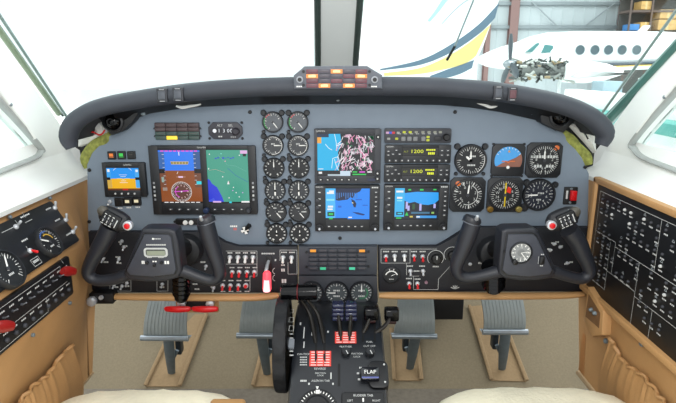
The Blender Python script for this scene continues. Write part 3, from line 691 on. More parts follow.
class Scr:      # unit-square drawing on a screen
    def __init__(s, fr, r, y): s.b = MB(fr); s.r = r; s.y = y
    def X(s, u): return s.r[0]+(s.r[1]-s.r[0])*u
    def Z(s, v): return s.r[2]+(s.r[3]-s.r[2])*v
    def rect(s, u0, u1, v0, v1, m, k=1): s.b.rect(s.X(u0), s.X(u1), s.Z(v0), s.Z(v1), s.y-.0002*k, m)
    def poly(s, pts, m, k=1): s.b.poly([(s.X(u), s.Z(v)) for u, v in pts], s.y-.0002*k, m)
    def line(s, pts, w, m, k=2): s.b.line([(s.X(u), s.Z(v)) for u, v in pts], w, s.y-.0002*k, m)
    def text(s, t, u, v, h, m, k=3): s.b.text(t, s.X(u), s.Z(v), h, s.y-.0002*k, m)
ew = E('#f0f0f0'); eb = E('#050608', .6); em = E('#e050d8'); ec = E('#30d0e0'); eg = E('#28c850')
# main twin-screen flight display
r = prect((149.2, 145.4), (258.7, 212.4), 0, (255.4, 144.9), (156.3, 213.4)); fr = frame(((r[0]+r[1])/2, 0, (r[2]+r[3])/2)); lr = loc_rect(fr, r)
s1 = loc_rect(fr, prect((158.7, 149.4), (204, 201.8), 0, (201.1, 149.4), (164.3, 201.8))); s2 = loc_rect(fr, prect((207.5, 149.2), (250.7, 201.8), 0, (248.1, 149), (209.9, 201.8)))
gd = T('flight_display', 'wide twin-screen flight display in front of the left seat', 'display', fr)
b = bez(gd, fr, *lr, [s1, s2], .014); b.text('GARMIN', 0, lr[3]-.0035, .0055, -.0143, MARK); b.build('bezel', gd)
s = Scr(fr, s1, -.0115); s.rect(0, 1, 0, 1, E('#8c4a1c')); s.rect(0, 1, .62, 1, E('#2a7cf0'), 2); s.rect(0, .14, .30, .97, E('#3a6fb8', .8), 3); s.rect(.84, 1, .30, .97, E('#35609c', .8), 3); s.rect(0, .14, .30, .62, E('#7a4a30', .9), 4); s.rect(.84, 1, .30, .62, E('#75462c', .9), 4)
for k in range(8): s.line([(.09, .36+k*.08), (.14, .36+k*.08)], .0008, ew, 5); s.line([(.84, .36+k*.08), (.89, .36+k*.08)], .0008, ew, 5)
s.rect(0, .13, .57, .65, eb, 6); s.rect(.84, 1, .57, .65, eb, 6); s.rect(.88, 1, .36, .42, ec, 6)
s.poly([(.3, .735), (.7, .735), (.72, .79), (.28, .79)], E('#cbb77a'), 4)
for k in range(6): s.rect(.29+k*.072, .34+k*.072, .745, .78, E('#8a7a48'), 5)
s.line([(.45, .60), (.42, .56)], .001, ew, 5); s.line([(.40, .5), (.62, .5)], .0009, E('#d0b0a0'), 5); s.line([(.5, .9), (.5, .97)], .0016, ew, 5)
cx, cz, R = s.X(.5), s.Z(.22), (s.r[1]-s.r[0])*.245
s.b.disc(cx, cz, R, s.y-.0012, E('#5e3c30'), 32); s.b.arc(cx, cz, R, 0, 360, .0012, s.y-.0014, E('#d8c8c0'), 36); s.b.ticks(cx, cz, R*.8, R, 36, 0, 350, .0008, s.y-.0014, ew); s.b.ticks(cx, cz, R*.55, R*.72, 12, 0, 330, .002, s.y-.0014, E('#c8a8a0'))
s.b.line([(cx-R*.7, cz), (cx+R*.7, cz+.1*R)], .002, s.y-.0016, em); s.b.arc(cx, cz, R*.6, 200, 330, .0015, s.y-.0016, em); s.b.disc(cx, cz, .0018, s.y-.0018, ew, 8); s.rect(.45, .56, .485, .515, E('#e8c8e8'), 6)
s.b.greek(s.X(.5), s.Z(.985), (s.r[1]-s.r[0])*.9, .003, s.y-.001, em, 9); s.rect(0, 1, 0, .03, eb, 4); s.b.greek(s.X(.5), s.Z(.015), (s.r[1]-s.r[0])*.9, .002, s.y-.0013, ew, 7); s.rect(.05, .16, .24, .30, E('#9a8a80'), 6); s.rect(.04, .1, .4, .5, E('#90a8a0'), 6)
s.b.build('primary_screen', gd)
s = Scr(fr, s2, -.0115); s.rect(0, 1, 0, 1, E('#3f9c84')); s.poly([(0, 0), (.38, 0), (.33, .12), (.22, .3), (.1, .37), (.05, .44), (0, .46)], E('#1c30d0'), 2)
s.poly([(.0, .05), (.12, .1), (.2, .0), (.0, .0)], E('#3a50d8'), 3)
for k in range(9): s.rect(.2+k*.06, .25+k*.06, .83+.012*(k % 3), .855+.014*(k % 2), E('#2a5ab8'), 3)
s.line([(.05, .62), (.2, .64), (.42, .58)], .0006, E('#c0a898'), 3); s.line([(.5, .66), (.7, .52), (.98, .4)], .0012, E('#2f70a0'), 3); s.line([(.3, .9), (.5, .72), (.7, .7), (.95, .6)], .0006, E('#6ab0a0'), 3)
for u, v, m_ in ((.45, .79, E('#e0a0b0')), (.37, .5, ew), (.5, .37, ew), (.52, .4, E('#a04a50')), (.6, .24, E('#c8a0e0')), (.68, .2, ew), (.84, .2, E('#c8a0e0')), (.75, .12, ew), (.5, .1, ew), (.08, .92, ew), (.8, .9, ew), (.04, .65, ew), (.62, .3, ew), (.36, .93, E('#7ae0d0'))): s.b.disc(s.X(u), s.Z(v), .0014, s.y-.0009, m_, 8)
s.poly([(.47, .36), (.53, .36), (.50, .43)], ew, 5); s.rect(.82, .99, .93, .99, E('#e0b0e0'), 4); s.rect(.88, .96, .88, .93, eb, 4); s.rect(.0, 1, 0, .025, eb, 4); s.rect(.8, 1, .01, .04, ew, 5); s.rect(.1, .3, .01, .04, E('#d8b0e8'), 5); s.rect(.5, .56, .0, .03, ec, 5)
s.b.build('map_screen', gd)
for k in range(9):
    u = lr[0]+(.17+.085*k)*(lr[1]-lr[0])
    if k == 4: continue
    c = MB(fr); c.prism(rr(u-.005, u+.005, lr[2]+.010, lr[2]+.0155, .002), -.012, -.0165, BEZ2, .0008); c.rect(u-.0018, u+.0018, lr[2]+.012, lr[2]+.0138, -.0167, MARK); c.build('bezel_key', gd)
c = MB(fr); c.lathe([(.007, -.012), (.0065, -.024), (.004, -.026)], M('#1c2c4c', .35), ((s1[1]+s2[0])/2+.001, 0, lr[2]+.011), 16); c.build('selector_knob', gd, 'blue-tinted centre knob')
c = MB(fr); c.lathe([(.006, -.012), (.0055, -.022), (.004, -.024)], BEZ2, (lr[1]-.02, 0, lr[2]+.011), 16); c.build('selector_knob', gd)
for sx in (lr[0]+.007, lr[1]-.008):
    c = MB(fr)
    for k in range(5): c.rect(sx-.0022, sx+.0022, lr[2]+.034+k*.010, lr[2]+.039+k*.010, -.0143, MARK if k % 2 else M('#8a8c90', .5))
    c.build('side_key', gd)
# standby display
r = prect((104.5, 162.4), (147.9, 195), 0, (146.3, 161.6), (106.5, 196.4)); fr = frame(((r[0]+r[1])/2, 0, (r[2]+r[3])/2)); lr = loc_rect(fr, r); s1 = loc_rect(fr, prect((108, 167.3), (141.4, 189), 0, (140.8, 167), (110, 189.4)))
sd = T('standby_display', 'small standby flight display with sky-blue over yellow horizon at far left', 'display', fr); b = bez(sd, fr, *lr, [s1], .012); b.text('GARMIN', .01, lr[3]-.005, .005, -.0123, MARK); b.build('bezel', sd)
s = Scr(fr, s1, -.0095); s.rect(0, 1, 0, 1, E('#f0b414')); s.rect(0, 1, .52, 1, E('#1c94f0'), 2); s.rect(0, .13, .1, .95, E('#3aa0e8'), 3); s.rect(.0, .13, .1, .5, E('#d0a848'), 4); s.rect(.87, 1, .1, .95, E('#4aa8ec'), 3); s.rect(.0, .1, .46, .58, eb, 5); s.rect(.87, 1, .46, .58, eb, 5); s.rect(0, 1, 0, .08, E('#6a3a10'), 5); s.rect(.45, .62, .0, .07, E('#c02818'), 6)
s.b.arc(s.X(.5), s.Z(.55), .028, -50, 50, .0008, s.y-.001, ew); s.line([(.38, .69), (.62, .69)], .0009, ew, 4); s.line([(.42, .61), (.58, .61)], .0009, ew, 4); s.line([(.42, .42), (.58, .42)], .0009, ew, 4); s.line([(.38, .34), (.62, .34)], .0009, ew, 4); s.line([(.3, .52), (.45, .52), (.5, .46), (.55, .52), (.7, .52)], .0014, E('#f8e060'), 5); s.rect(.03, .1, .82, .95, ew, 5); s.rect(.9, .97, .82, .92, ew, 5)
s.b.build('screen', sd)
for k in range(4): c = MB(fr); u = s1[0]+(.22+.2*k)*(s1[1]-s1[0]); c.lathe([(.0022, -.011), (.0022, -.0135)], MARK, (u, 0, lr[2]+.008), 10); c.build('bezel_key', sd)
# little annunciator keys above and switches below it
for i, (px, py, m_) in enumerate(((112.2, 155.2, '#f08020'), (122, 155, '#30d048'), (131.8, 155, None))):
    fr = pf(px, py); t = T('annunciator_light', ['square annunciator light lit orange above the standby display', 'square annunciator light lit green above the standby display', 'unlit square annunciator light above the standby display'][i], 'indicator light', fr, 'annunciator lights above the standby display')
    c = MB(fr); h = PR(px, py, 4); c.prism(rr(-h, h, -h, h, .0015), .004, -.005, BLACK, .001); c.build('housing', t)
    c = MB(fr); c.prism(rr(-h*.7, h*.7, -h*.7, h*.7, .001), -.004, -.006, M('#1a1a1c', .3)); 
    if m_: c.rect(-h*.5, h*.5, -h*.2, h*.5, -.0063, E(m_)); c.rect(-h*.5, h*.6, -h*.5, -h*.3, -.0063, E(m_, .6))
    else: c.rect(-h*.4, h*.4, h*.1, h*.3, -.0063, M('#4a4440', .5))
    c.build('lens', t)
for i, (px, py) in enumerate(((110.5, 201.2), (119.5, 201.9), (128.3, 201.4), (137.3, 201))):
    fr = pf(px, py); t = T('push_switch', ['bare toggle at the left end of the switch row under the standby display', 'unlit black push switch second in the row under the standby display', 'lit push switch third in the row under the standby display', 'lit push switch at the right end of the row under the standby display'][i], 'switch', fr, 'switches under the standby display')
    h = PR(px, py, 4.2); c = MB(fr); c.prism(rr(-h, h, -h, h, .0015), .004, -.005 if i else -.0015, BLACK if i else GREY, .001); c.build('housing', t)
    if i == 0: toggle(fr, 0, 0, t, SILV, .012, -30, .005, -.002); c = MB(fr); c.greek(-.0, h*1.3, .016, .004, -.0006, WHITE, 3); c.build('placard', t)
    else:
        c = MB(fr); c.prism(rr(-h*.7, h*.7, -h*.7, h*.7, .001), -.004, -.007, M('#1a1a1c', .3))
        if i > 1: c.rect(-h*.5, h*.5, -h*.2, h*.5, -.0073, E('#f4e8c0', .9))
        c.build('cap', t); c = MB(fr); c.greek(0, -h*1.5, .012, .003, -.0006, WHITE, 3); c.build('placard', t)
# warning light block
def lens_block(t, fr, r4, nc, nr, cells, base, gap=.0008, y=-.006, inv=False):
    x0, x1, z0, z1 = r4; w = (x1-x0)/nc; h = (z1-z0)/nr
    for j in range(nr):
        for i in range(nc):
            m_ = cells.get((i, j)); bm_ = base(i, j); a0 = x0+i*w+gap; a1 = x0+(i+1)*w-gap; c1 = z1-j*h-gap; c0 = z1-(j+1)*h+gap
            c = MB(fr); c.prism([(a0, c0), (a1, c0), (a1, c1), (a0, c1)], y+.003, y-.0015, bm_ if inv or not m_ else m_, .0005)
            if m_ and inv: c.rect(a0+(a1-a0)*.18, a1-(a1-a0)*.18, c0+(c1-c0)*.15, c1-(c1-c0)*.15, y-.0018, m_)
            if m_ is None: c.greek((a0+a1)/2, (c0+c1)/2, (a1-a0)*.7, h*.16, y-.0017, M('#5c5456', .6), 5)
            c.build('lens', t, 'lit lens' if m_ else None)
r = prect((155.6, 122.6), (199.9, 139.6)); fr = frame(((r[0]+r[1])/2, 0, (r[2]+r[3])/2)); lr = loc_rect(fr, r)
wb = T('warning_light_block', 'block of small dark warning lights with one lit yellow, above the flight display', 'warning lights', fr)
b = MB(fr); b.prism(rr(*lr, .002), .004, -.004, M('#3a3034', .5), .0008)
for zz in (.35, -.55): b.prism([(lr[0]-.004, lr[3]*zz-.002), (lr[1]+.004, lr[3]*zz-.002), (lr[1]+.002, lr[3]*zz+.002), (lr[0]-.002, lr[3]*zz+.002)], .002, -.005, BEZ)
b.build('housing', wb)
lens_block(wb, fr, lr, 4, 4, {(1, 3): E('#ffd83c', 1.3)}, lambda i, j: M('#4c3a3c', .4) if j < 2 else M('#38504a', .4))
# altitude alerter
r = prect((208.9, 122.2), (242.6, 138.8)); fr = frame(((r[0]+r[1])/2, 0, (r[2]+r[3])/2)); x0, x1, z0, z1 = loc_rect(fr, r)
al = T('altitude_alerter', 'small octagonal altitude alerter with white digits and a round knob', 'display', fr)
b = MB(fr); k = .011; b.prism([(x0+k, z0), (x1-k, z0), (x1, z0+k), (x1, z1-k), (x1-k, z1), (x0+k, z1), (x0, z1-k), (x0, z0+k)], .004, -.006, M('#3a3a42', .5), .001)
for sx in (x0+.001, x1-.001):
    for sz in (z0+.001, z1-.001): b.screw(sx, sz, .003, -.001, BLACK)
b.text('ALT', -.012, z1-.007, .0075, -.0063, MARK); b.text('SEL', .013, z1-.007, .0075, -.0063, MARK); b.greek(-.012, z0+.006, .010, .003, -.0063, MARK, 2); b.greek(.018, z0+.005, .014, .0015, -.0063, MARK, 3); b.build('housing', al)
b = MB(fr); b.rect(x0+.008, x1-.026, -.0065, .0065, -.0062, M('#24242c', .3))
for k, (ch, xx) in enumerate((('1', -.014), ('3', -.003), ('0', .007), ('0', .014))): b.text(ch, xx, 0, .012, -.0066, E('#e8eef4'))
b.disc(-.0245, 0, .0045, -.0066, E('#f4f8ff'), 12); b.build('readout', al)
b = MB(fr); b.lathe([(.0085, -.005), (.0085, -.015), (.006, -.017)], M('#2c2a32', .4), (x1-.014, 0, -.001), 18); b.build('knob', al)
# centre multifunction display
r = prect((314.4, 128.4), (380.2, 182.2), 0, (380.6, 128.2), (315, 182.2)); fr = frame(((r[0]+r[1])/2, 0, (r[2]+r[3])/2)); lr = loc_rect(fr, r); s1 = loc_rect(fr, prect((317.6, 133.2), (374, 174.8)))
mf = T('multifunction_display', 'large centre map display with cyan water and a crowded white and pink chart', 'display', fr); b = bez(mf, fr, *lr, [s1], .014, BEZ2); b.text('GARMIN', lr[0]+.014, lr[3]-.005, .0055, -.0143, MARK); b.prism(rr(lr[1]-.03, lr[1]-.012, lr[2]+.006, lr[2]+.012, .001), -.01, -.0155, M('#2a3048', .3)); b.build('bezel', mf)
s = Scr(fr, s1, -.0115); s.rect(0, 1, 0, 1, E('#101418', .8)); s.poly([(0, .04), (.34, .04), (.4, .3), (.36, .55), (.42, .8), (.4, 1), (0, 1)], E('#16b4e8'), 2); rnd = random.Random(11)
for k in range(46):
    u, v = rnd.uniform(.4, .98), rnd.uniform(.15, .95); w_, h_ = rnd.uniform(.03, .1), rnd.uniform(.03, .12)
    s.poly([(u, v), (u+w_, v+h_*.3), (u+w_*.7, v+h_), (u-w_*.3, v+h_*.8)] if u+w_ < 1 and v+h_ < 1 else [(u, v), (u-w_, v), (u-w_, v-h_), (u, v-h_)], E(rnd.choice(['#1c5a34', '#0a0c0e', '#24704a', '#e0b8cc', '#d8d4dc', '#603848', '#102018']), .9), 3)
for k in range(120):
    u, v = rnd.uniform(.36, .98), rnd.uniform(.12, .97); a_ = rnd.gauss(1.9 if u < .7 else 1.4, .5); L = rnd.uniform(.06, .2); u2, v2 = u+L*math.cos(a_)*.7, v-L*math.sin(a_)
    if .3 < u2 < 1 and .05 < v2 < 1: s.line([(u, v), (u2, v2)], rnd.uniform(.0008, .0022), E(rnd.choice(['#f4eef2', '#f4eef2', '#f0b8d0', '#e890b8', '#c8c8d0'])), 4+k % 3)
for pts in (((.14, .76), (.2, .66), (.26, .62)), ((.3, 1), (.33, .8), (.34, .6)), ((.25, .18), (.27, .42), (.36, .46), (.4, .3)), ((.3, .4), (.34, .2), (.42, .06))): s.line(pts, .0014, E('#d8f4fc'), 5)
s.rect(0, .07, .78, .92, E('#f0a840'), 6); s.rect(0, .2, .92, 1, E('#0c2c50', .8), 6); s.rect(.0, .42, .02, .13, eb, 6); s.rect(.6, 1, 0, .13, eb, 6); s.rect(.02, .08, .05, .1, ew, 7); s.rect(.62, .86, .02, .05, eg, 7); s.rect(.18, .4, .0, .04, E('#b8c8d0'), 7); s.rect(.4, .58, .0, .12, E('#c8dcec'), 7); s.rect(.62, .7, .08, .11, eg, 7); s.rect(.74, .84, .08, .11, em, 7); s.rect(.88, .96, .08, .11, ew, 7); s.b.greek(s.X(.06), s.Z(.17), .012, .002, s.y-.002, ew, 4)
s.b.build('screen', mf)
for k in range(6): c = MB(fr); u = lr[0]+.014+k*.0165; c.prism(rr(u-.005, u+.005, lr[2]+.006, lr[2]+.0125, .002), -.012, -.0165, BEZ, .0008); c.rect(u-.0018, u+.0018, lr[2]+.008, lr[2]+.0105, -.0167, MARK); c.build('bezel_key', mf)
for zz, L in ((lr[3]-.018, MARK), (lr[2]+.025, MARK), (lr[2]+.012, MARK)):
    c = MB(fr); c.lathe([(.0052, -.012), (.005, -.019), (.003, -.02)], BEZ, (lr[1]-.0075, 0, zz), 14); c.disc(lr[1]-.0075, zz, .0022, -.0203, L, 8); c.build('side_knob', mf)
# GPS navigators
def gps(tl, br, tr, bl, sc, label, kind):
    r = prect(tl, br, 0, tr, bl); fr = frame(((r[0]+r[1])/2, 0, (r[2]+r[3])/2)); lr = loc_rect(fr, r); s1 = loc_rect(fr, prect(*sc))
    t = T('gps_navigator', label, 'gps unit', fr, 'gps navigators'); b = bez(t, fr, *lr, [s1], .013)
    W = lr[1]-lr[0]; b.text('GARMIN', lr[0]+.011, lr[3]-.004, .0045, -.0133, MARK)
    for k in range(4): b.rect(lr[0]+.008, lr[0]+.014, lr[3]-.018-.016*k, lr[3]-.0155-.016*k, -.0133, MARK)
    b.greek(lr[1]-.012, lr[3]-.005, .016, .003, -.0133, MARK, 4); b.build('bezel', t)
    s = Scr(fr, s1, -.0105)
    if kind == 0:
        s.rect(0, 1, 0, 1, E('#1486f4')); s.rect(0, .22, 0, 1, E('#48b8f4'), 2); s.poly([(.23, .62), (.23, 1), (.82, 1), (.78, .9), (.66, .82), (.62, .68), (.56, .72), (.5, .64), (.4, .62), (.3, .6)], E('#0c1c40', .9), 3)
        for k in range(10): s.rect(.25+k*.05, .27+k*.05, .66+.03*(k % 4), .86, E('#3a78c0'), 4)
        s.poly([(.58, .66), (.66, .6), (.7, .5), (.68, .38), (.64, .4), (.6, .56)], E('#0c1c40', .9), 4); s.poly([(.6, .24), (.72, .16), (.86, .12), (.9, .16), (.74, .22)], E('#0c2c70', .9), 4); s.rect(.68, .82, .62, .66, E('#0c60c8'), 4); s.rect(.84, .96, .44, .47, E('#0c60c8'), 4); s.rect(.28, .36, .38, .44, E('#0c60c8'), 4)
        s.rect(.03, .19, .82, .88, ew, 4); s.rect(.08, .19, .88, .93, ew, 4); s.rect(.05, .17, .38, .44, ew, 4); s.rect(.04, .16, .3, .35, ew, 4); s.rect(.02, .2, .6, .66, E('#88e0f0'), 4); s.rect(.04, .2, .1, .24, E('#0a3a2c'), 5); s.rect(.07, .17, .14, .2, eg, 6); s.rect(.0, .5, 0, .04, eb, 5); s.rect(.08, .16, 0, .05, eg, 6); s.line([(.6, .55), (.63, .52)], .002, E('#e8e0a0'), 6); s.rect(.52, .6, .04, .08, ew, 5)
    else:
        s.rect(0, 1, 0, 1, E('#0a1424', .8)); s.rect(0, .22, .08, 1, E('#38b4ec'), 2); s.poly([(.22, .84), (.5, .88), (.98, .86), (.99, .62), (.9, .5), (.75, .46), (.6, .48), (.45, .56), (.32, .52), (.22, .6)], E('#1ea0f4'), 2)
        s.rect(.03, .19, .86, .92, ew, 4); s.rect(.05, .17, .66, .72, ew, 4); s.rect(.05, .17, .58, .62, E('#88e0f0'), 4); s.rect(.04, .2, .14, .24, E('#0a2c44'), 5); s.rect(.07, .17, .17, .21, ec, 6); s.rect(.3, .36, .92, .97, eg, 4); s.rect(.56, .64, .92, .97, eg, 4); s.rect(.86, .93, .93, .97, eg, 4); s.rect(.84, .9, .18, .24, E('#90c060'), 4)
        for u, v, h_ in ((.25, .34, .22), (.29, .28, .16), (.56, .28, .22), (.88, .36, .14)): s.rect(u, u+.05, v, v+h_, E('#b8b4f0'), 4)
        s.rect(.4, .46, .32, .5, E('#24502c'), 4); s.poly([(.24, .12), (.32, .12), (.28, .24)], eg, 4); s.rect(.5, .96, .04, .12, E('#3a98e0'), 4); s.rect(.38, .8, .18, .24, E('#3c7090'), 4); s.rect(.35, .42, .06, .11, E('#d8c050'), 4); s.rect(.5, .58, .06, .1, ew, 5); s.rect(.04, .16, .02, .06, eg, 4)
    s.b.build('screen', t)
    for k in range(6): c = MB(fr); u = s1[0]+.008+k*.0135*(s1[1]-s1[0])/.09; c.prism(rr(u-.0042, u+.0042, lr[2]+.010, lr[2]+.015, .0015), -.011, -.0152, BEZ2, .0008); c.rect(u-.002, u+.002, lr[2]+.0115, lr[2]+.0135, -.0154, MARK); c.build('bezel_key', t)
    for k in range(6): c = MB(fr); zz = lr[3]-.016-k*.0115; c.prism(rr(lr[1]-.013, lr[1]-.005, zz-.003, zz+.003, .0015), -.011, -.0152, BEZ2, .0008); c.rect(lr[1]-.0115, lr[1]-.0075, zz-.001, zz+.001, -.0154, MARK); c.build('side_key', t)
    for xx in (lr[0]+.011, lr[1]-.011):
        c = MB(fr); c.lathe([(.0085, -.011), (.0085, -.019), (.006, -.0195), (.0055, -.027), (.004, -.028)], BEZ, (xx, 0, lr[2]+.010), 18); k_ = c.build('tuning_knob', t); c = MB(fr); c.lathe([(.0028, -.0275), (.0028, -.029)], SILV, (xx, 0, lr[2]+.010), 10); c.build('knob_cap', k_)
    for zz in (.35, .05):
        c = MB(fr); c.lathe([(.005, -.011), (.005, -.018), (.003, -.019)], BEZ2, (lr[0]+.0065, 0, lr[3]*zz), 12); c.build('volume_knob', t)
    return t
gps((314.8, 184.4), (379, 229.6), (379.6, 184.2), (315.4, 229.8), ((325.7, 187.3), (369.3, 217.9)), 'gps navigator with blue map directly below the centre map display', 0)
gps((384, 183.7), (446.2, 228.6), (448.4, 183.5), (383, 228.9), ((394.2, 187), (438, 218)), 'gps navigator below the two yellow-lettered transponders', 1)
# audio panel
r = prect((384.4, 128.3), (450.6, 142.4)); fr = frame(((r[0]+r[1])/2, 0, (r[2]+r[3])/2)); x0, x1, z0, z1 = loc_rect(fr, r); W = x1-x0; H_ = z1-z0
ap_ = T('audio_panel', 'slim audio selector panel with tiny coloured lamps on top of the radio stack', 'radio', fr); b = MB(fr); b.prism(rr(x0, x1, z0, z1, .003), .004, -.009, BEZ2, .001)
for k in range(7): b.greek(x0+W*(.22+.09*k), z0+H_*.64, W*.05, .0012, -.0093, MARK, 3)
b.build('faceplate', ap_)
for u, v, m_ in ((.04, .72, E('#e0b0d8', .8)), (.085, .72, E('#4060e0', .8)), (.13, .72, E('#e03030', .8)), (.29, .76, E('#c8d030', .9)), (.38, .76, E('#c8d030', .9)), (.47, .76, M('#8a8c80', .5)), (.57, .76, M('#8a8c80', .5)), (.66, .76, M('#8a8c80', .5)), (.75, .76, M('#8a8c80', .5)), (.83, .76, M('#8a8c80', .5)), (.18, .3, E('#c8d030', .8)), (.65, .42, E('#c8d030', .9)), (.65, .2, E('#c8d030', .9)), (.06, .3, M('#9a9c98', .5)), (.2, .72, M('#9a9c98', .5))):
    c = MB(fr); c.prism(rr(x0+W*u-.0035, x0+W*u+.0035, z0+H_*v-.0025, z0+H_*v+.0025, .001), -.008, -.0105, m_); c.build('indicator', ap_)
for u in (.28, .37, .46, .58): c = MB(fr); c.prism(rr(x0+W*u-.005, x0+W*u+.005, z0+H_*.3-.005, z0+H_*.3+.005, .002), -.008, -.0125, M('#7c7e80', .5), .001); c.build('key', ap_)
for u in (.8, ): c = MB(fr); c.prism(rr(x0+W*u-.009, x0+W*u+.009, z0+H_*.3-.005, z0+H_*.3+.005, .002), -.008, -.0115, BEZ, .001); c.build('key', ap_)
c = MB(fr); c.lathe([(.008, -.008), (.008, -.018), (.006, -.02)], BLACK, (x1-.012, 0, z0+H_*.42), 16); c.build('volume_knob', ap_)
# transponders
for i, (tl, br, d0, d1) in enumerate((((384.6, 144.4), (450, 162.2), (402, 147), (438, 155.2)), ((383.9, 164), (449, 181.4), (401.2, 166.8), (437, 175.2)))):
    r = prect(tl, br); fr = frame(((r[0]+r[1])/2, 0, (r[2]+r[3])/2)); x0, x1, z0, z1 = loc_rect(fr, r); W = x1-x0; H_ = z1-z0; s1 = loc_rect(fr, prect(d0, d1))
    t = T('transponder', ['upper transponder with yellow 1200 display, under the audio panel', 'lower transponder with yellow 1200 display, above the right gps navigator'][i], 'radio', fr, 'transponders'); b = bez(t, fr, x0, x1, z0, z1, [s1], .011, BEZ); b.text('GARMIN', x0+.012, z1-.004, .0045, -.0113, MARK); b.build('faceplate', t)
    s = Scr(fr, s1, -.0085); s.rect(0, 1, 0, 1, E('#141404', .7)); yl = E('#e8f020', 1.1); s.b.text('1200', s.X(.40), s.Z(.52), .0115, s.y-.0006, yl, 1.35); s.b.text('ALT', s.X(.1), s.Z(.5), .006, s.y-.0008, E('#a8b020', .9)); s.b.greek(s.X(.78), s.Z(.72), .022, .0035, s.y-.0008, yl, 5); s.b.greek(s.X(.8), s.Z(.3), .016, .0055, s.y-.0008, yl, 4); s.b.build('readout', t)
    for k in range(10): c = MB(fr); u = x0+W*(.07+.095*k); c.prism(rr(u-.0042, u+.0042, z0+.003, z0+.009, .002), -.009, -.013, BEZ2, .0008); c.rect(u-.0013, u+.0013, z0+.0045, z0+.0075, -.0132, MARK); c.build('digit_key', t)
    for u, v in ((.05, .66), (.05, .45), (.12, .5), (.17, .72), (.22, .5), (.86, .7), (.86, .45), (.95, .7), (.95, .45)): c = MB(fr); xx = x0+W*u; zz = z0+H_*v; c.prism(rr(xx-.0045, xx+.0045, zz-.003, zz+.003, .0015), -.009, -.013, BEZ2, .0008); c.rect(xx-.002, xx+.002, zz-.0008, zz+.0008, -.0132, MARK); c.build('key', t)
# guarded red switch
fr = pf(570, 195); t = T('guarded_switch', 'red guarded switch on a black plate at the right edge of the panel', 'switch', fr); h = PR(570, 195, 7)
b = MB(fr); b.prism(rr(-h*.95, h*.95, -h*1.35, h*1.2, .002), .003, -.004, BLACK, .001); b.greek(-h*.55, h*.1, h*.35, h*1.2, -.0043, MARK, 1); b.ticks(0, 0, 0, 0, 1, 0, 0, .001, -.004, MARK)
for zz in (-1.05, .95): b.screw(0, h*zz, .003, -.004, STEEL)
b.build('plate', t)
b = MB(fr); b.prism(rr(-h*.12, h*.72, -h*.7, h*.72, .0015), -.003, -.012, RED, .002); b.build('guard', t)
fr = pf(245.5, 229.5); t = T('flip_switch', 'white winged flip switch on the grey panel right of the left yoke', 'switch', fr)
c = MB(fr); c.lathe([(.009, .003), (.009, -.004), (.007, -.006)], BLACK, n=16); c.tube([(0, -.004, 0), (.012, -.012, .014)], [.004, .006], BLACK, 10, 1, 1); c.build('base', t)
c = MB(fr)
for a_ in (20, 110, 200, 290): d_ = Vector((math.cos(math.radians(a_)), 0, math.sin(math.radians(a_)))); c.tube([d_*.001+Vector((0, -.008, 0)), d_*.009+Vector((0, -.008, 0))], [.002, .004], WHITE, 8, .5, 1)
c.build('wings', t)
fr = pf(188.5, 221.5); t = T('fuse_strip', 'small black strip with two white caps under the flight display', 'strip', fr)
c = MB(fr); c.prism(rr(-.030, .026, -.007, .008, .002), .003, -.006, BLACK, .001); c.lathe([(.003, .002), (.003, -.003)], BEZ, (-.033, 0, 0), 10); c.build('housing', t)
for xx in (-.006, .008): c = MB(fr); c.lathe([(.006, -.005), (.0055, -.009), (.003, -.010)], WHITE, (xx, 0, -.001), 14); c.build('cap', t)

# ================================================================== SUB-PANELS (dark) with switches and padded lip
YS = -.015
def pfs(px, py): return frame(P(px, py, YS))
def sub(name, label, pts, y=YS, m=SUBP, d=.03):
    c0 = P(sum(p[0] for p in pts)/len(pts), sum(p[1] for p in pts)/len(pts), y); t = T(name, label, 'panel', frame(c0))
    b = MB(); q = [(P(*p, y).x, P(*p, y).z) for p in pts]; b.prism(q, y+d, y, m, .0015); return t, b
def sline(b, pts, w=.0009, y=YS-.0005, m=MARK): b.line([(P(*p, YS).x, P(*p, YS).z) for p in pts], w, y, m)
def sgreek(b, px, py, wpx, hpx, n=4, m=MARK):
    p = P(px, py, YS); b.greek(p.x, p.z, wpx*.0025, hpx*.0025, YS-.0005, m, n)
lsp, b = sub('switch_panel', 'black lower left switch panel with rows of white and red toggles', [(88, 232), (200, 232), (214, 236), (226, 243), (238, 246.5), (297, 246.5), (297, 293), (104, 293), (92, 290)])
sline(b, [(226, 251), (257, 251), (257, 264), (226, 264)]); sline(b, [(257, 264), (257, 276), (250, 276), (250, 291)]); sline(b, [(280, 250), (297, 250), (297, 274), (288, 274), (288, 262)]); sline(b, [(280, 250), (280, 261)])
for px in (230, 238, 245.4, 253): sgreek(b, px, 252.8, 5, 1.4, 3); sgreek(b, px+2, 267.5, 5, 1.2, 3)
for px in (223, 231, 239, 247): sgreek(b, px, 280.5, 5, 1.2, 3); sgreek(b, px, 291.3, 5, 1, 3)
sgreek(b, 268, 253.5, 13, 1.4, 7); sgreek(b, 284, 252.3, 6, 1.2, 3); sgreek(b, 292, 252.3, 6, 1.2, 3); sgreek(b, 275.5, 260, 2, 2, 1); sgreek(b, 283, 265, 4, 1.5, 2); sgreek(b, 283, 270, 4, 3, 2); sgreek(b, 284, 281, 5, 4, 2)
o = P(276, 271, YS); b.arc(o.x, o.z, .008, 200, 340, .0014, YS-.0005, MARK); o = P(276, 278, YS); b.arc(o.x, o.z, .008, 200, 340, .0014, YS-.0005, MARK)
sline(b, [(110, 280), (131, 280), (131, 291), (110, 291), (110, 280)]); sline(b, [(157, 280), (168, 280), (168, 291), (157, 291), (157, 280)]); sline(b, [(96, 291), (108, 291)])
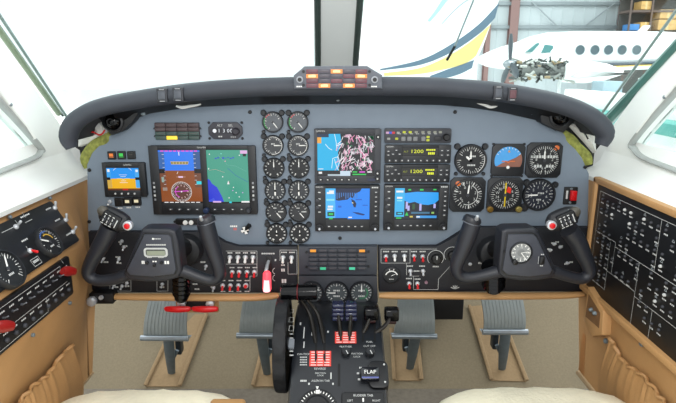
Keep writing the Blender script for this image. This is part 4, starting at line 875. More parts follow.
for px, py in ((121, 242), (125, 246), (103, 258), (106, 262), (118, 257), (119, 263), (121, 282), (116, 287), (127, 286), (162, 287), (195, 284), (197, 289), (203, 262), (213, 287)): sgreek(b, px, py, 5, 1.6, 3)
b.build('panel_face', lsp)
for px in (229.9, 238, 245.4, 253): p = P(px, 257.3, YS); toggle(frame((p.x, YS, p.z)), 0, 0, lsp, WHITE, .013, -60, .0062, 0)
for i, px in enumerate((232.2, 239.2, 247, 254.4)): p = P(px, 272, YS); toggle(frame((p.x, YS, p.z)), 0, 0, lsp, RED, .012, -60, .006, 0)
for px in (222.7, 230.3, 238.4): p = P(px, 285.5, YS); toggle(frame((p.x, YS, p.z)), 0, 0, lsp, RED, .011, -60, .006, 0)
p = P(246, 285.3, YS); c = MB(frame(p)); c.lathe([(.0065, 0), (.0065, -.004), (.0055, -.005)], SILV, n=14); q = c.build('push_button', lsp); c = MB(frame(p)); c.lathe([(.0042, -.004), (.0042, -.009), (.003, -.010)], RED, n=14); c.build('button_cap', q, 'red cap')
for px in (283, 291.6): p = P(px, 257.5, YS); toggle(frame((p.x, YS, p.z)), 0, 0, lsp, WHITE, .013, -60, .0062, 0)
for px, py in ((122, 241), (124, 247), (103, 259), (119, 259), (114, 285), (122, 286), (127, 283), (162.5, 284), (206, 266), (213.5, 288)): p = P(px, py, YS); toggle(frame((p.x, YS, p.z)), 0, 0, lsp, SILV, .009, -40, .0044, 0)
for px, py in ((161, 232), ): pass
# landing gear handle
p = P(267.5, 268, YS); lg = T('landing_gear_lever', 'translucent landing gear lever glowing red on the lower left switch panel', 'lever', frame(p))
b = MB(); A = P(266, 256, YS); B = P(272.5, 270, YS); b.prism(rr(A.x, B.x, B.z, A.z, .003), YS+.002, YS-.002, BLACK, .001); b.build('slot', lg)
b = MB(); A = P(268.5, 261, YS); B = P(267, 277, YS); b.tube([(A.x, YS, A.z), (A.x-.002, YS-.03, A.z-.012), (B.x, YS-.045, B.z)], [.004, .0045, .0045], SILV, 10); b.build('lever_arm', lg)
b = MB(); A = P(267, 271.5, YS-.045); B = P(267, 291, YS-.045); b.tube([A, A.lerp(B, .1), A.lerp(B, .9), B], [.006, .0095, .0105, .008], E('#ff4c5a', 1.7), 16, 1, 1); b.build('wheel_knob', lg, 'glowing red translucent knob')
b = MB(); A2 = A.lerp(B, .38); B2 = A.lerp(B, .95); b.tube([A2+Vector((0, -.0062, 0)), B2+Vector((0, -.0062, 0))], [.0062, .0082], E('#ffb4b8', 2.2), 12, 1, 1); b.build('lamp_core', lg, 'pale pink lit core')
gl = bpy.data.lights.new('gear_lever_glow', 'POINT'); gl.energy = .06; gl.color = (1, .08, .08); gl.shadow_soft_size = .01; go = bpy.data.objects.new('gear_lever_glow', gl); COL.objects.link(go); go.location = (A.x, YS-.062, (A.z+B.z)/2)
# centre caution panel
cp, b = sub('caution_panel', 'dark centre caution panel with two amber and two green lit lenses', [(298.5, 246.5), (377.5, 246.5), (377, 274.8), (299, 274.8)], YS-.002, M('#3a3e46', .5))
for px, py in ((306.5, 252), (306.5, 266.5), (368.5, 251.5), (368.5, 266.5)): p = P(px, py, YS-.002); b.M = frame(p); b.lathe([(.003, 0), (.003, -.003)], BLACK, n=8)
b.M = Matrix.Identity(4); b.build('housing', cp)
r = prect((308.4, 248.0), (366.7, 270), YS-.002); fr = frame(((r[0]+r[1])/2, YS-.002, (r[2]+r[3])/2)); lr = loc_rect(fr, r)
lens_block(cp, fr, lr, 6, 5, {(0, 0): E('#f8a020', 1.0), (5, 0): E('#f8a020', 1.0), (1, 4): E('#30c890', .9), (4, 4): E('#48d8a8', .9)}, lambda i, j: M('#353840', .45), .0009, -.003, True)
# lower centre gauge panel
gp, b = sub('gauge_panel', 'dark plate with three small white-marked gauges above the throttle pedestal', [(298.5, 276), (377, 276), (378, 303), (298, 303)], YS-.002, M('#2f3239', .5))
b.build('panel_plate', gp)
SG = 'small gauges above the pedestal'
for px, lab, nd in ((311.5, 'small gauge half hidden behind the throttle grip', 60), (336.6, 'small gauge above the propeller levers with needle pointing left', -90), (361.4, 'small gauge above the mixture levers with needle pointing up', 0)):
    fr = frame(P(px, 292, YS-.002)); simple_gauge('small_gauge', lab, 'gauge', fr, PR(px, 291, 11.8), SG, needle=nd, black=M('#474d50', .5), tickn=17, a0=-140, a1=140, words=((4, 0, .2, .14), (4, 0, -.3, .14)), tw=.07, arcs=((.5, 40, 200, .12, M('#3a7a58', .5)),) if px > 350 else ())
# right sub-panel
rsp, b = sub('switch_panel', 'black lower right switch panel with a few red toggles and rotary knobs', [(378.5, 246.5), (437, 246.5), (450, 240), (464, 230.5), (482, 227.5), (589, 227.5), (588, 292), (379, 292)])
sline(b, [(381, 249), (381, 263), (410, 263), (410, 249), (381, 249)]); sline(b, [(410, 249), (437, 249)]); sline(b, [(406.5, 263), (406.5, 275)]); sline(b, [(413.5, 276), (413.5, 289.5), (438, 289.5), (438.5, 279), (452, 264)]); sline(b, [(409, 276), (419, 276)])
for px in (386, 394.6, 404.3, 414, 422.6): sgreek(b, px, 251.5, 6, 1.3, 4)
for px, py in ((435.6, 266.5), (410, 266), (422, 266), (416.5, 271), (409, 278.5), (417.5, 279), (391.5, 282.5)): sgreek(b, px, py, 6, 1.3, 4)
o = P(455, 287.5, YS)
for a_ in (-60, -25, 0, 25, 60): b.line([(o.x, o.z-.004), (o.x+.012*math.sin(math.radians(a_)), o.z-.004+.010*math.cos(math.radians(a_)))], .002, YS-.0005, MARK)
for px, py in ((553, 243), (557, 242), (549, 249), (561, 246), (566, 264), (571, 262), (480, 263), (470, 264)): sgreek(b, px, py, 4, 1.6, 2)
b.build('panel_face', rsp)
for px, py, m_ in ((385.9, 256.5, RED), (394.6, 256, WHITE), (404.3, 256, WHITE), (414, 256, RED), (422.6, 256.5, RED), (410.3, 271, SILV), (423, 271, SILV), (409.2, 283.5, RED), (417.4, 283.5, RED)): p = P(px, py, YS); toggle(frame(p), 0, 0, rsp, m_, .012 if m_ != SILV else .010, -58, .0058, 0)
for px, py in ((554, 244), (560, 247), (550, 250), (567, 263), (470, 264)): p = P(px, py, YS); toggle(frame(p), 0, 0, rsp, SILV, .009, 30, .0044, 0)
for px, py in ((435.6, 257.9), (452, 254.5)):
    fr = frame(P(px, py, YS)); c = MB(fr); c.lathe([(.017, .001), (.017, -.003), (.012, -.004), (.0115, -.015), (.009, -.017)], BLACK, n=22); c.box(-.0012, .0012, -.0178, -.016, .002, .011, MARK); c.arc(0, 0, .0195, -130, 130, .0012, -.0005, MARK, 20); c.build('rotary_knob', rsp)
fr = frame(P(426, 282, YS)); c = MB(fr); c.lathe([(.004, 0), (.004, -.004)], M('#8a6a78', .4), n=12); c.build('indicator', rsp)
fr = frame(P(391.4, 275, YS)); t = T('vacuum_gauge', 'dark round meter with a white arc at top, left on the right switch panel', 'gauge', fr)
c = MB(fr); c.lathe([(.0215, .001), (.0215, -.004), (.0185, -.005), (.0185, -.002)], BEZ, n=28, cap=False); c.build('bezel', t)
c = MB(fr); c.disc(0, 0, .019, -.002, DIAL); c.arc(0, -.004, .015, -70, 70, .003, -.0026, WHITE, 14); c.ticks(0, -.004, .017, .022, 2, -15, 15, .002, -.0026, WHITE); c.greek(0, -.010, .012, .002, -.0026, MARK, 4); c.build('dial', t)
c = MB(fr); c.prism([(-.001, -.002), (.011, .004), (.001, .001)], -.003, -.0036, WHITE); c.build('needle', t)
# padded lips
def lip(pts, label, r):
    c = MB(); q = [P(*p, YS-.012) for p in pts]; c.tube(q, r, LEATH2, 14, 1.4, 4); t = c.build('padded_lip'); tag(t, label, 'trim')
lip([(101, 296), (110, 296.5), (150, 297), (200, 297.5), (250, 297.5), (272, 296), (279, 295)], 'tan padded lip along the bottom edge of the left switch panel', [.004, .007, .0085, .0085, .0085, .008, .005])
lip([(379, 295.5), (395, 295.5), (440, 295.5), (500, 296), (560, 295.5), (584, 294)], 'tan padded lip along the bottom edge of the right switch panel', [.006, .0085, .0085, .0085, .008, .006])
# red pull handles beneath the left lip
fr = frame(P(192, 303, -.01)); t0 = T('handle_bracket', 'small tan and black bracket hanging under the left lip for the red pull handles', 'bracket', fr)
c = MB(); A = P(176, 299, -.005); B = P(219, 312, -.005); c.prism(rr(A.x, B.x, B.z, A.z, .004), .0, -.008, LEATH, .001); c.build('backing', t0)
c = MB(); A = P(186, 299.5, -.005); B = P(210, 309, -.005); c.prism(rr(A.x, B.x, B.z, A.z, .003), -.004, -.011, BLACK, .001); c.build('front_plate', t0)
for px, lab in ((177.5, 'left of the two red pull handles under the left panel lip'), (205, 'right of the two red pull handles under the left panel lip')):
    p = P(px, 309, -.03); t = T('pull_handle', lab, 'handle', frame(p), 'red pull handles under the lip'); c = MB(WM[t.name]); c.tube([(-.032, 0, -.001), (-.026, 0, 0), (0, -.004, .001), (.026, 0, 0), (.032, 0, -.001)], [.004, .007, .0085, .007, .004], RED, 14, .8, 4); c.build('grip', t)
    q = P(px+4 if px < 190 else px+5, 303.5, -.02); c = MB(frame(q)); c.lathe([(.010, .012), (.010, -.004), (.006, -.006)], SILV, n=16); c.tube([(0, .0, 0), (-.004, -.012, -.012)], .003, STEEL, 8, 1, 1); c.build('collar', t)
fr = frame(P(93, 300, -.04)); t = T('headset_jack', 'silver knob on a black block at the lower left corner of the panel', 'knob', fr)
c = MB(fr); c.prism(rr(-.008, .05, -.010, .018, .004), .03, -.002, BLACK, .002); c.build('block', t)
c = MB(fr); c.lathe([(.011, .004), (.012, -.012), (.009, -.016), (.004, -.017)], SILV, (0, 0, 0), 18); c.build('cap', t); c = MB(fr); c.lathe([(.006, -.001), (.005, -.007)], SILV, (.022, 0, .008), 12); c.build('small_cap', t)

# ================================================================== GLARESHIELD
GY = -.09
gs = T('glareshield', 'dark grey padded glareshield arching over the instrument panel', 'glareshield', Vector((0, -.05, .85)))
cl = [(72, 149), (68.5, 138), (74, 124), (90, 112.5), (110, 106), (130, 102), (160, 97), (200, 92), (250, 88.5), (300, 87.2), (338, 87), (380, 87), (430, 87.5), (470, 90), (500, 93), (545, 101), (575, 110), (595, 121.5), (604.5, 134), (601, 146)]
pc = [P(p[0], p[1]-.9, GY) for p in cl]; rad = [.012, .0185, .0195, .0190, .0190, .0190, .0190, .0190, .0192]+[.0194]*4+[.0194, .0196, .0200, .0205, .021, .020, .013]
b = MB(); b.tube(pc, rad, SHIELD, 16, 1.25, 4, nrm=(0, 1, 0)); b.build('padded_roll', gs)
# skin running forward to the windshield base
mid = pc[1:-1]; q = [Vector(k) for k in cat([list(p) for p in mid], 4)]
cen = Vector((0, GY, .62)); rows = []
for Y, off in ((GY, .019), (.05, .018), (.2, .008), (.34, -.012)):
    rows.append([Vector((p.x, Y, p.z))+Vector(((p.x)/.75, 0, 1)).normalized()*off*(1 if Y < .1 else 1) for p in q])
for Y, off in ((.34, -.03), (.05, -.012), (GY, -.012)): rows.append([Vector((p.x*(1 if Y > .1 else 1), Y, p.z))+Vector(((p.x)/.75, 0, 1)).normalized()*off for p in q])
b = MB(); b.loft(rows, M('#2c3036', .8, 0, .06, 25, .1, 400)); b.build('upper_skin', gs)
# black strip painting in the shade between roll and panel
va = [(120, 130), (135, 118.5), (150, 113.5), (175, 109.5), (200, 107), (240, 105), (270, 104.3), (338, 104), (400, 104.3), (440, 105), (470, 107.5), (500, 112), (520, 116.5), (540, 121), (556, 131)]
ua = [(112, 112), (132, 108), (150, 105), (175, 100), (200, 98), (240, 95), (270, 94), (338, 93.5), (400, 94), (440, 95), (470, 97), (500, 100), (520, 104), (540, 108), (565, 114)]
b = MB(); A = [P(*p, -.006) for p in va]; B = [P(*p, -.055) for p in ua]; b.loft([A, B], BLACK); b.loft([[p+Vector((0, .006, .0)) for p in A], A], BLACK); b.build('shade_strip', gs)
for pts in ([(68, 142), (76, 124), (92, 113), (124, 108), (126, 132), (108, 142), (94, 152), (90, 172), (84, 172), (80, 150)], [(604, 140), (597, 124), (575, 112), (552, 108), (556, 130), (568, 138), (580, 150), (588, 172), (592, 172), (594, 152)]):
    b = MB(); b.prism([(P(*p, .065).x, P(*p, .065).z) for p in pts], .068, .063, BLACK); b.build('end_closeout', gs)
# rocker switches on the roll
for i, (x0, x1, y0, y1) in enumerate(((157, 167.3, 88.5, 102.3), (172.8, 183.3, 87.5, 101.3), (493.5, 503, 85.8, 99.6), (508, 517.3, 87.3, 101))):
    Yr = GY-.0265; p = P((x0+x1)/2, (y0+y1)/2, Yr); t = T('rocker_switch', ['outer of the two rocker switches on the left of the glareshield', 'inner of the two rocker switches on the left of the glareshield', 'grey rocker switch on the right of the glareshield, left of the reddish one', 'reddish rocker switch on the right of the glareshield'][i], 'switch', frame(p), 'rocker switches on the glareshield')
    w = PR(300, 95, (x1-x0)/2)*.9; h = PR(300, 95, (y1-y0)/2)*.9; c = MB(WM[t.name]); c.prism(rr(-w, w, -h, h, .002), .014, -.002, M('#2c2e34', .5), .001); c.rect(-w*.5, w*.5, h*.76, h*.88, -.0023, M('#9a9c9e', .5)); c.rect(-w*.5, w*.5, -h*.88, -h*.76, -.0023, M('#9a9c9e', .5)); c.build('housing', t)
    c = MB(WM[t.name]); c.prism(rr(-w*.7, w*.7, -h*.6, h*.6, .0015), -.001, -.005, M('#5c3a40', .4) if i == 3 else M('#4a4e56', .4), .0012); c.build('rocker', t)
# warning annunciator on top
AYP = -.125
ac = T('warning_annunciator', 'trapezoid warning annunciator with five orange lit lenses on top of the glareshield', 'warning lights', frame(P(338, 80, AYP)))
b = MB(); b.prism([(P(*p, AYP).x, P(*p, AYP).z) for p in ((293.5, 75.5), (304.5, 66.2), (367, 65.8), (382.2, 75), (382.4, 88.8), (294, 89.2))], AYP+.05, AYP, M('#5c6068', .5), .004, 3); b.build('housing', ac)
r = prect((306, 69), (367.3, 88), AYP); fr = frame(((r[0]+r[1])/2, AYP, (r[2]+r[3])/2)); lr = loc_rect(fr, r); OL = E('#ff9a48', 1.25)
lens_block(ac, fr, lr, 5, 4, {(0, 1): OL, (1, 3): OL, (2, 0): OL, (3, 3): OL, (4, 1): OL}, lambda i, j: M('#6a3c46', .4) if (i in (0, 4) or (i + j) % 4 == 0) else M('#4c4852', .4), .0007, -.001)
for (cx, cz) in ((0, 1), (1, 3), (2, 0), (3, 3), (4, 1)):
    w_ = (lr[1]-lr[0])/5; h_ = (lr[3]-lr[2])/4; c = MB(fr); X0 = lr[0]+w_*(cx+.2); c.prism(rr(X0, X0+w_*.6, lr[3]-h_*(cz+.75), lr[3]-h_*(cz+.25), .001), -.002, -.0031, E('#ffe0a0', 1.4)); c.build('lamp_glow', ac)
for px, lab in ((299.8, None), (374.6, None)): p = P(px, 79.6, AYP); c = MB(frame(p)); c.lathe([(.007, .001), (.007, -.003), (.005, -.004)], M('#9a9ea4', .4), n=16); c.lathe([(.0042, -.003), (.0042, -.006)], BLACK, n=12); c.build('push_button', ac); c = MB(frame(P(px-.6, 86.5, AYP))); c.greek(0, 0, .012, .0025, -.0006, WHITE, 3); c.build('placard', ac)
for px, py in ((303.5, 71.5), (303.5, 85), (369.5, 71.5), (369.5, 85)): c = MB(frame(P(px, py, AYP))); c.lathe([(.003, .001), (.003, -.0025)], BLACK, n=10); c.build('screw', ac)
# eyeball air vents
for i, (ball, poly) in enumerate((((113, 121.5), [(97.5, 117), (104, 111), (140, 107), (139, 112), (133, 121.5), (123, 131), (111, 135.5)]), ((560, 116.5), [(540, 107), (572, 112), (578, 118), (564, 132.8), (553, 129), (541, 122.5)]))):
    YV = -.03; t = T('air_vent', ['black eyeball air vent under the left end of the glareshield', 'black eyeball air vent under the right end of the glareshield'][i], 'vent', frame(P(*ball, YV)))
    b = MB(); b.prism([(P(*p, YV).x, P(*p, YV).z) for p in poly], .0, YV, BLACK, .003); b.build('housing', t)
    b = MB(WM[t.name]); b.lathe([(.024, .004), (.024, -.004), (.020, -.006), (.019, 0)], BEZ, n=24, cap=False); b.build('ring', t)
    b = MB(WM[t.name]); b.ball((0, .004, 0), .019, GLOSS, (1, .9, 1), 20); b.lathe([(.008, -.012), (.008, -.016), (.006, -.016), (.006, -.012)], BLACK, n=14, cap=False); b.build('eyeball', t)
# white fabric and foam in the gaps at the panel corners
for i, (cp_, fo) in enumerate((([(84, 143), (82, 134), (90, 124), (98, 119), (103, 126), (106, 132), (98, 138)], [(112, 134.5), (105, 139), (96, 145), (88, 152), (86, 160), (87, 167)]), ([(571, 126), (577, 119), (585, 124), (592, 137), (591, 148), (582, 139)], [(562, 132), (569, 139), (578, 148), (585, 156), (588, 165)]))):
    b = MB(); base = [P(*p, .03) for p in cp_]; cc = sum(base, Vector())/len(base)
    rows = []
    for s_, y_ in ((1.25, .035), (1.1, .012), (.7, .006), (.4, .012), (.1, .004)): rows.append([cc+(p-cc)*s_*(1+.1*math.sin(k*3+s_*7))+Vector((0, y_-.03, 0)) for k, p in enumerate(base)])
    b.loft(rows, CLOTH, True); b.add(rows[-1], [list(range(len(base)))], CLOTH); t = b.build('insulation_cloth'); tag(t, ['crumpled white cloth in the gap at the left end of the glareshield', 'crumpled white cloth in the gap at the right end of the glareshield'][i], 'cloth')
    b = MB(); b.tube([P(p[0]+(.8 if j % 2 else -.8), p[1]+(.8 if j % 2 else -.5), .006) for j, p in enumerate(fo)], [.008, .0135, .012, .0135, .012, .009][:len(fo)], LIME, 10, .6, 4); tag(b.build('foam_strip'), ['lime green foam strip along the left edge of the panel', 'lime green foam strip along the right edge of the panel'][i], 'foam')
    w_ = [(84, 137), (92, 132), (100, 135), (105, 130)] if i == 0 else [(588, 139), (584, 132), (579, 128), (576, 122)]
    b = MB(); b.tube([P(*p, -.004) for p in w_], .0018, RED if i == 0 else BLACK, 8, 1, 5); tag(b.build('loose_wire'), ['thin red wire over the white cloth at the left panel corner', 'thin black wire over the white cloth at the right panel corner'][i], 'wire')
for i, pts in enumerate((((176, 106), (182, 107.4), (190, 106.2), (195, 105.6), (201, 104.2)), ((477, 102.8), (484, 104.4), (490, 107), (495, 106.5), (500, 103.8)))):  # thin flattened white strips set under the roll
    b = MB(); b.tube([P(*p, -.028) for p in pts], [.002, .0035, .003, .0025, .0015], WHITE, 8, .5, 4); tag(b.build('white_strip'), ['thin white strip hanging under the left half of the glareshield', 'thin white strip hanging under the right half of the glareshield'][i], 'tape', 'white strips under the glareshield')
for i, (px, py) in enumerate(((143, 113.5), (532, 112.5), (338, 99.3))):
    fr = frame(P(px, py, -.022)); c = MB(fr); c.lathe([(.005, .006), (.005, -.002), (.002, -.004)], STEEL, n=12); tag(c.build('post_light'), ['tiny metal post light under the left of the glareshield', 'tiny metal post light under the right of the glareshield', 'tiny metal post light under the middle of the glareshield'][i], 'light', 'post lights')

# ================================================================== CONTROL WHEELS
YY = -.17
def yq(*p): return [P(a, b_, YY) for a, b_ in p]
def control_wheel(side_, label):
    L = side_ == 0
    hub = (155, 251) if L else (522, 251)
    t = T('control_wheel', label, 'control wheel', frame(P(*hub, YY)), 'control wheels')
    if L:
        g1 = [(111, 226), (105, 238), (97, 252), (90, 265), (88.5, 274), (96, 280), (112, 279.5), (130, 274), (146, 270)]
        g2 = [(205.5, 223), (209, 236), (214, 252), (219, 268), (219, 276), (212, 280), (200, 277), (184, 271), (168, 268)]
        outer = [(144, 227.5), (148, 226.5), (172, 226.5), (178, 229), (181, 240), (184.5, 268), (181, 275), (168, 278.5), (150, 279), (132, 277.5), (126.5, 272), (128, 266)]
        inner = [(148, 231.5), (171.5, 231.8), (174, 234), (179, 266), (177, 270.5), (156, 273), (134, 271.5), (130.5, 267)]
    else:
        g1 = [(569, 230), (577, 241), (583, 254), (588.5, 266), (589, 273.5), (582, 278.5), (568, 276), (554, 271.5), (538, 269)]
        g2 = [(472.5, 223), (467, 238), (461.5, 252), (456.5, 265), (458, 274), (467, 277.5), (482, 275.5), (498, 271.5), (512, 269)]
        outer = [(499, 229), (504, 226.5), (530, 226), (536, 229), (545, 248), (553.5, 268), (550, 275), (535, 277.5), (518, 278), (502, 275.5), (496, 271), (496, 262)]
        inner = [(505, 231.5), (529.5, 231.2), (533, 234), (548.5, 266), (546, 270.5), (526, 273), (504, 271), (499.5, 266.5)]
    b = MB(); k = .00206
    b.tube(yq(*g1), [9.6*k, 9.2*k, 8.2*k, 7.0*k, 6.4*k, 6*k, 6*k, 6.6*k, 7*k], YOKE, 16, 1.05, 5, nrm=(0, 1, 0))
    b.tube(yq(*g2), [9*k, 9*k, 8*k, 7.0*k, 6.4*k, 6*k, 6*k, 6.6*k, 7*k], YOKE, 16, 1.05, 5, nrm=(0, 1, 0))
    b.prism([(p.x, p.z) for p in yq(*outer)], YY+.022, YY-.018, YOKE, .006, 3); b.build('wheel_frame', t)
    cx_ = sum(p[0] for p in inner)/len(inner); cy_ = sum(p[1] for p in inner)/len(inner); rim_ = [(cx_+(p[0]-cx_)*1.06, cy_+(p[1]-cy_)*1.06) for p in inner]
    b = MB(); b.prism([(p.x, p.z) for p in yq(*rim_)], YY-.014, YY-.0192, BLACK, .001); b.build('hub_groove', t)  # black plate edging the hub plate, drawn as its dark groove
    b = MB(); b.prism([(p.x, p.z) for p in yq(*inner)], YY-.016, YY-.0225, M('#3b3e47', .5), .002); hp = b.build('hub_plate', t)
    yf = YY-.0228
    def q(px, py): return P(px, py, yf)
    if L:
        c = MB(); A = q(144.6, 248.2); B = q(167.2, 256.4); c.prism(rr(A.x-.002, B.x+.002, B.z-.001, A.z+.001, .006), yf, yf-.0016, M('#c2c4c2', .5)); A = q(145.8, 249.2); B = q(166, 255.4); c.prism(rr(A.x, B.x, B.z, A.z, .004), yf-.001, yf-.002, M('#4a4c48', .5)); A = q(147, 250.6); B = q(165.6, 255); c.rect(A.x, B.x, B.z, A.z, yf-.0023, LCD); c.build('chronometer', t, 'digital chronometer with a pale display')
        c = MB(); A = q(156, 244.8); c.greek(A.x, A.z, .041, .003, yf-.0005, MARK, 10); A = q(156.5, 238.8); c.greek(A.x+.002, A.z, .014, .0022, yf-.0005, MARK, 4); c.disc(A.x-.007, A.z, .0022, yf-.0005, WHITE, 10)
        for px, w_ in ((149.5, .010), (161, .012)): A = q(px, 257.3); c.greek(A.x, A.z, w_, .0024, yf-.0005, MARK, 3)
        for px, py, w_, h_ in ((143.2, 262.3, .007, .007), (154.6, 261.4, .010, .003), (166.8, 262.4, .011, .007)): A = q(px, py); c.greek(A.x, A.z, w_, h_, yf-.0005, WHITE, 2)
        c.build('placard_text', hp)
        for px, py in ((147.3, 262.5), (154.6, 265), (161.8, 262.5)): c = MB(frame(q(px, py))); c.lathe([(.0032, .001), (.0032, -.004), (.002, -.005)], BLACK, n=12); c.build('push_button', t)
    else:
        fr = frame(q(520.8, 252.5)); R = .0215; c = MB(fr); c.lathe([(R*1.1, .002), (R*1.1, -.003), (R, -.005), (R*.94, -.002)], BEZ, n=32, cap=False); clk = c.build('clock', t)
        c = MB(fr); c.disc(0, 0, R*.97, -.0018, M('#8c8f8f', .5), 32); c.ticks(0, 0, R*.66, R*.9, 12, 0, 330, R*.1, -.0022, WHITE); c.ticks(0, 0, R*.84, R*.92, 60, 0, 354, R*.03, -.0022, WHITE); c.disc(0, 0, R*.36, -.0021, M('#7a7d7e', .5), 20)
        for nn, a_ in (('12', 0), ('3', 90), ('6', 180), ('9', 270)): c.text(nn, R*.55*math.sin(math.radians(a_)), R*.55*math.cos(math.radians(a_)), R*.25, -.0024, WHITE)
        c.build('clock_dial', clk)
        c = MB(fr); c.line([(0, 0), (.6*R, -.75*R)], R*.08, -.0028, WHITE); c.line([(0, 0), (.7*R, .1*R)], R*.06, -.003, WHITE); c.build('clock_hands', clk)
        c = MB(frame(q(514, 261))); c.lathe([(.0055, .001), (.0055, -.010), (.004, -.011)], BLACK, n=14); c.build('clock_knob', clk)
        fr = frame(q(541.8, 260)); c = MB(fr); c.prism(rr(-.0048, .0048, -.009, .009, .001), .0, -.004, BLACK, .001); c.greek(0, .0122, .007, .0025, -.0005, MARK, 2); c.greek(0, -.0125, .007, .0025, -.0005, MARK, 2); c.rect(-.0076, -.0068, -.008, .008, -.0005, MARK); c.build('rocker_switch', t)
        c = MB(frame(q(504.5, 252))); c.lathe([(.002, .001), (.002, -.001)], BLACK, n=8); c.build('screw', t)
    # outboard horn head with buttons
    a0, a1, red, sg = ((101, 211), (128, 226), (127.8, 225.6), 1) if L else ((577, 212), (549, 224), (551.5, 225.2), -1)
    yh = YY-.006; A = P(*a0, yh); B = P(*a1, yh)
    b = MB(); b.tube([A, A.lerp(B, .12), A.lerp(B, .45), A.lerp(B, .85), B+(B-A)*.06], [.010, .017, .021, .0195, .010], M('#1d1e22', .4), 16, .9, 4); hd = b.build('switch_head', t)
    c = MB(); e = P(*a0, yh-.010); c.ball((e.x+sg*.004, e.y, e.z), .0115, M('#4a463e', .4), (1, .8, 1), 14); c.build('trim_hat', hd, 'brownish rounded end cap')
    d_ = (B-A).normalized(); n_ = Vector((-d_.z, 0, d_.x)) if d_.x > 0 else Vector((d_.z, 0, -d_.x)); yb = yh-.0195; O = A.lerp(B, .48); O = Vector((O.x, yb, O.z)); fr = frame(O, d_ if d_.x > 0 else -d_, n_)
    c = MB(fr); c.prism(rr(-.019, .019, -.014, .016, .004), .006, -.001, BLACK, .001)
    for xx in (-.013, -.0045, .004): c.rect(xx-.001, xx+.001, -.008, -.002, -.0014, MARK); c.rect(xx-.001, xx+.001, .001, .006, -.0014, MARK); c.rect(xx-.0022, xx+.0022, .009, .011, -.0014, MARK); c.rect(xx-.003, xx+.003, -.012, -.0105, -.0014, MARK)
    c.greek(.013, 0, .003, .018, -.0014, MARK, 1); c.build('switch_plate', hd)
    for xx in (-.009, 0, .009): c = MB(fr); c.box(xx-.0016, xx+.0016, -.006, 0, -.005, .004, BEZ2, .0006); c.build('trim_switch', hd)
    fr = frame(P(*red, yh-.018)); c = MB(fr); c.lathe([(.0095, .006), (.0095, -.003), (.0075, -.004)], SILV, n=20); q_ = c.build('disconnect_button', hd); c = MB(fr); c.lathe([(.006, -.002), (.006, -.0065), (.004, -.0075)], RED, n=16); c.build('button_cap', q_, 'red button cap')
    # inboard grip cap, thumb switch
    cpx = (206, 219.5) if L else (472.3, 219.5); sgn = 1 if L else -1
    A = P(*cpx, YY); d_ = Vector((-.28*sgn, 0, 1)).normalized(); c = MB(); c.tube([A-d_*.006, A, A+d_*.006], [.0185, .0195, .0165], M('#25272d', .4), 18, 1, 1); c.tube([A-d_*.008, A-d_*.006], [.0192, .0198], M('#6c7078', .4), 18, 1, 1); gc = c.build('grip_cap', t)
    e = P(201.5, 219.5, YY-.018) if L else P(476.5, 219.0, YY-.018); c = MB(frame(e)); c.tube([(0, .008, -.004), (0, -.002, .001), (0, -.006, .008)], [.004, .004, .003], SILV, 10, 1, 1); c.build('thumb_switch', gc)
    # column shaft, collar, flexible boot
    sx, sy = (189, 247) if L else (491, 249)
    A = P(sx, sy, 0); H = P(hub[0]+(6 if L else -6), 250, YY)
    b = MB(); b.tube([(H.x, YY+.01, H.z), (A.x, .0, A.z)], [.020, .022], BLACK, 18, 1, 1); b.lathe([(.040, -.012), (.040, -.02), (.034, -.035), (.024, -.04)], BEZ, (A.x, 0, A.z), 24); b.build('column_shaft', t)
    bx, by = (181.5, 283) if L else (493.5, 279); A = P(bx, by-12, -.13); B = P(bx, by+(16 if L else 10), -.10); b = MB(); n = 13
    b.tube([A.lerp(B, k/n) for k in range(n+1)], [(.0175 if k % 2 else .0205)*(1 if L else 1.3)*(1 if k < n-2 else .8) for k in range(n+1)], GLOSS, 14, 1, 1); b.build('ribbed_boot', t)
    return t
control_wheel(0, 'black ram-horn control wheel with a digital chronometer in front of the left seat')
control_wheel(1, 'black ram-horn control wheel with a round clock in front of the right seat')

# ================================================================== THROTTLE PEDESTAL
PROF = [(-.02, .400), (-.06, .405), (-.12, .400), (-.20, .375), (-.28, .330), (-.34, .275)]
PC = cat([list(p) for p in PROF], 6)
def ped(px, py):
    d = ray(px, py)
    for (y0, z0), (y1, z1) in zip(PC[:-1], PC[1:]):
        # solve CAM+t d on the segment
        ny, nz = (z1-z0), -(y1-y0); den = d.y*ny+d.z*nz
        if abs(den) < 1e-9: continue
        t = ((y0-CAM.y)*ny+(z0-CAM.z)*nz)/den; p = CAM+d*t
        if y1-1e-6 <= p.y <= y0+1e-6:
            n = Vector((0, -(z0-z1), (y0-y1))).normalized(); return p, n
    p = Vector((0, PC[-1][0], PC[-1][1])); return p, Vector((0, -.7, .7))
def pfr(px, py, off=0): p, n = ped(px, py); return frame(p+n*off, (1, 0, 0), Vector((0, n.z, -n.y)))
PW = .1005
pd = T('throttle_pedestal', 'black centre pedestal carrying the power levers, trim dials and flap lever', 'pedestal', Vector((0, -.15, 0)))
b = MB(); PM = M('#1b1e23', .32, 0, .06, 30)
rows = [[(-PW, y, z-.012), (-PW+.004, y, z-.003), (-PW+.012, y, z), (PW-.012, y, z), (PW-.004, y, z-.003), (PW, y, z-.012), (PW, y, .0), (-PW, y, .0)] for y, z in PC]
b.loft(rows, PM, True); b.add(rows[0], [list(range(8))], PM); b.add(rows[-1], [list(range(8))], PM); b.build('pedestal_body', pd)
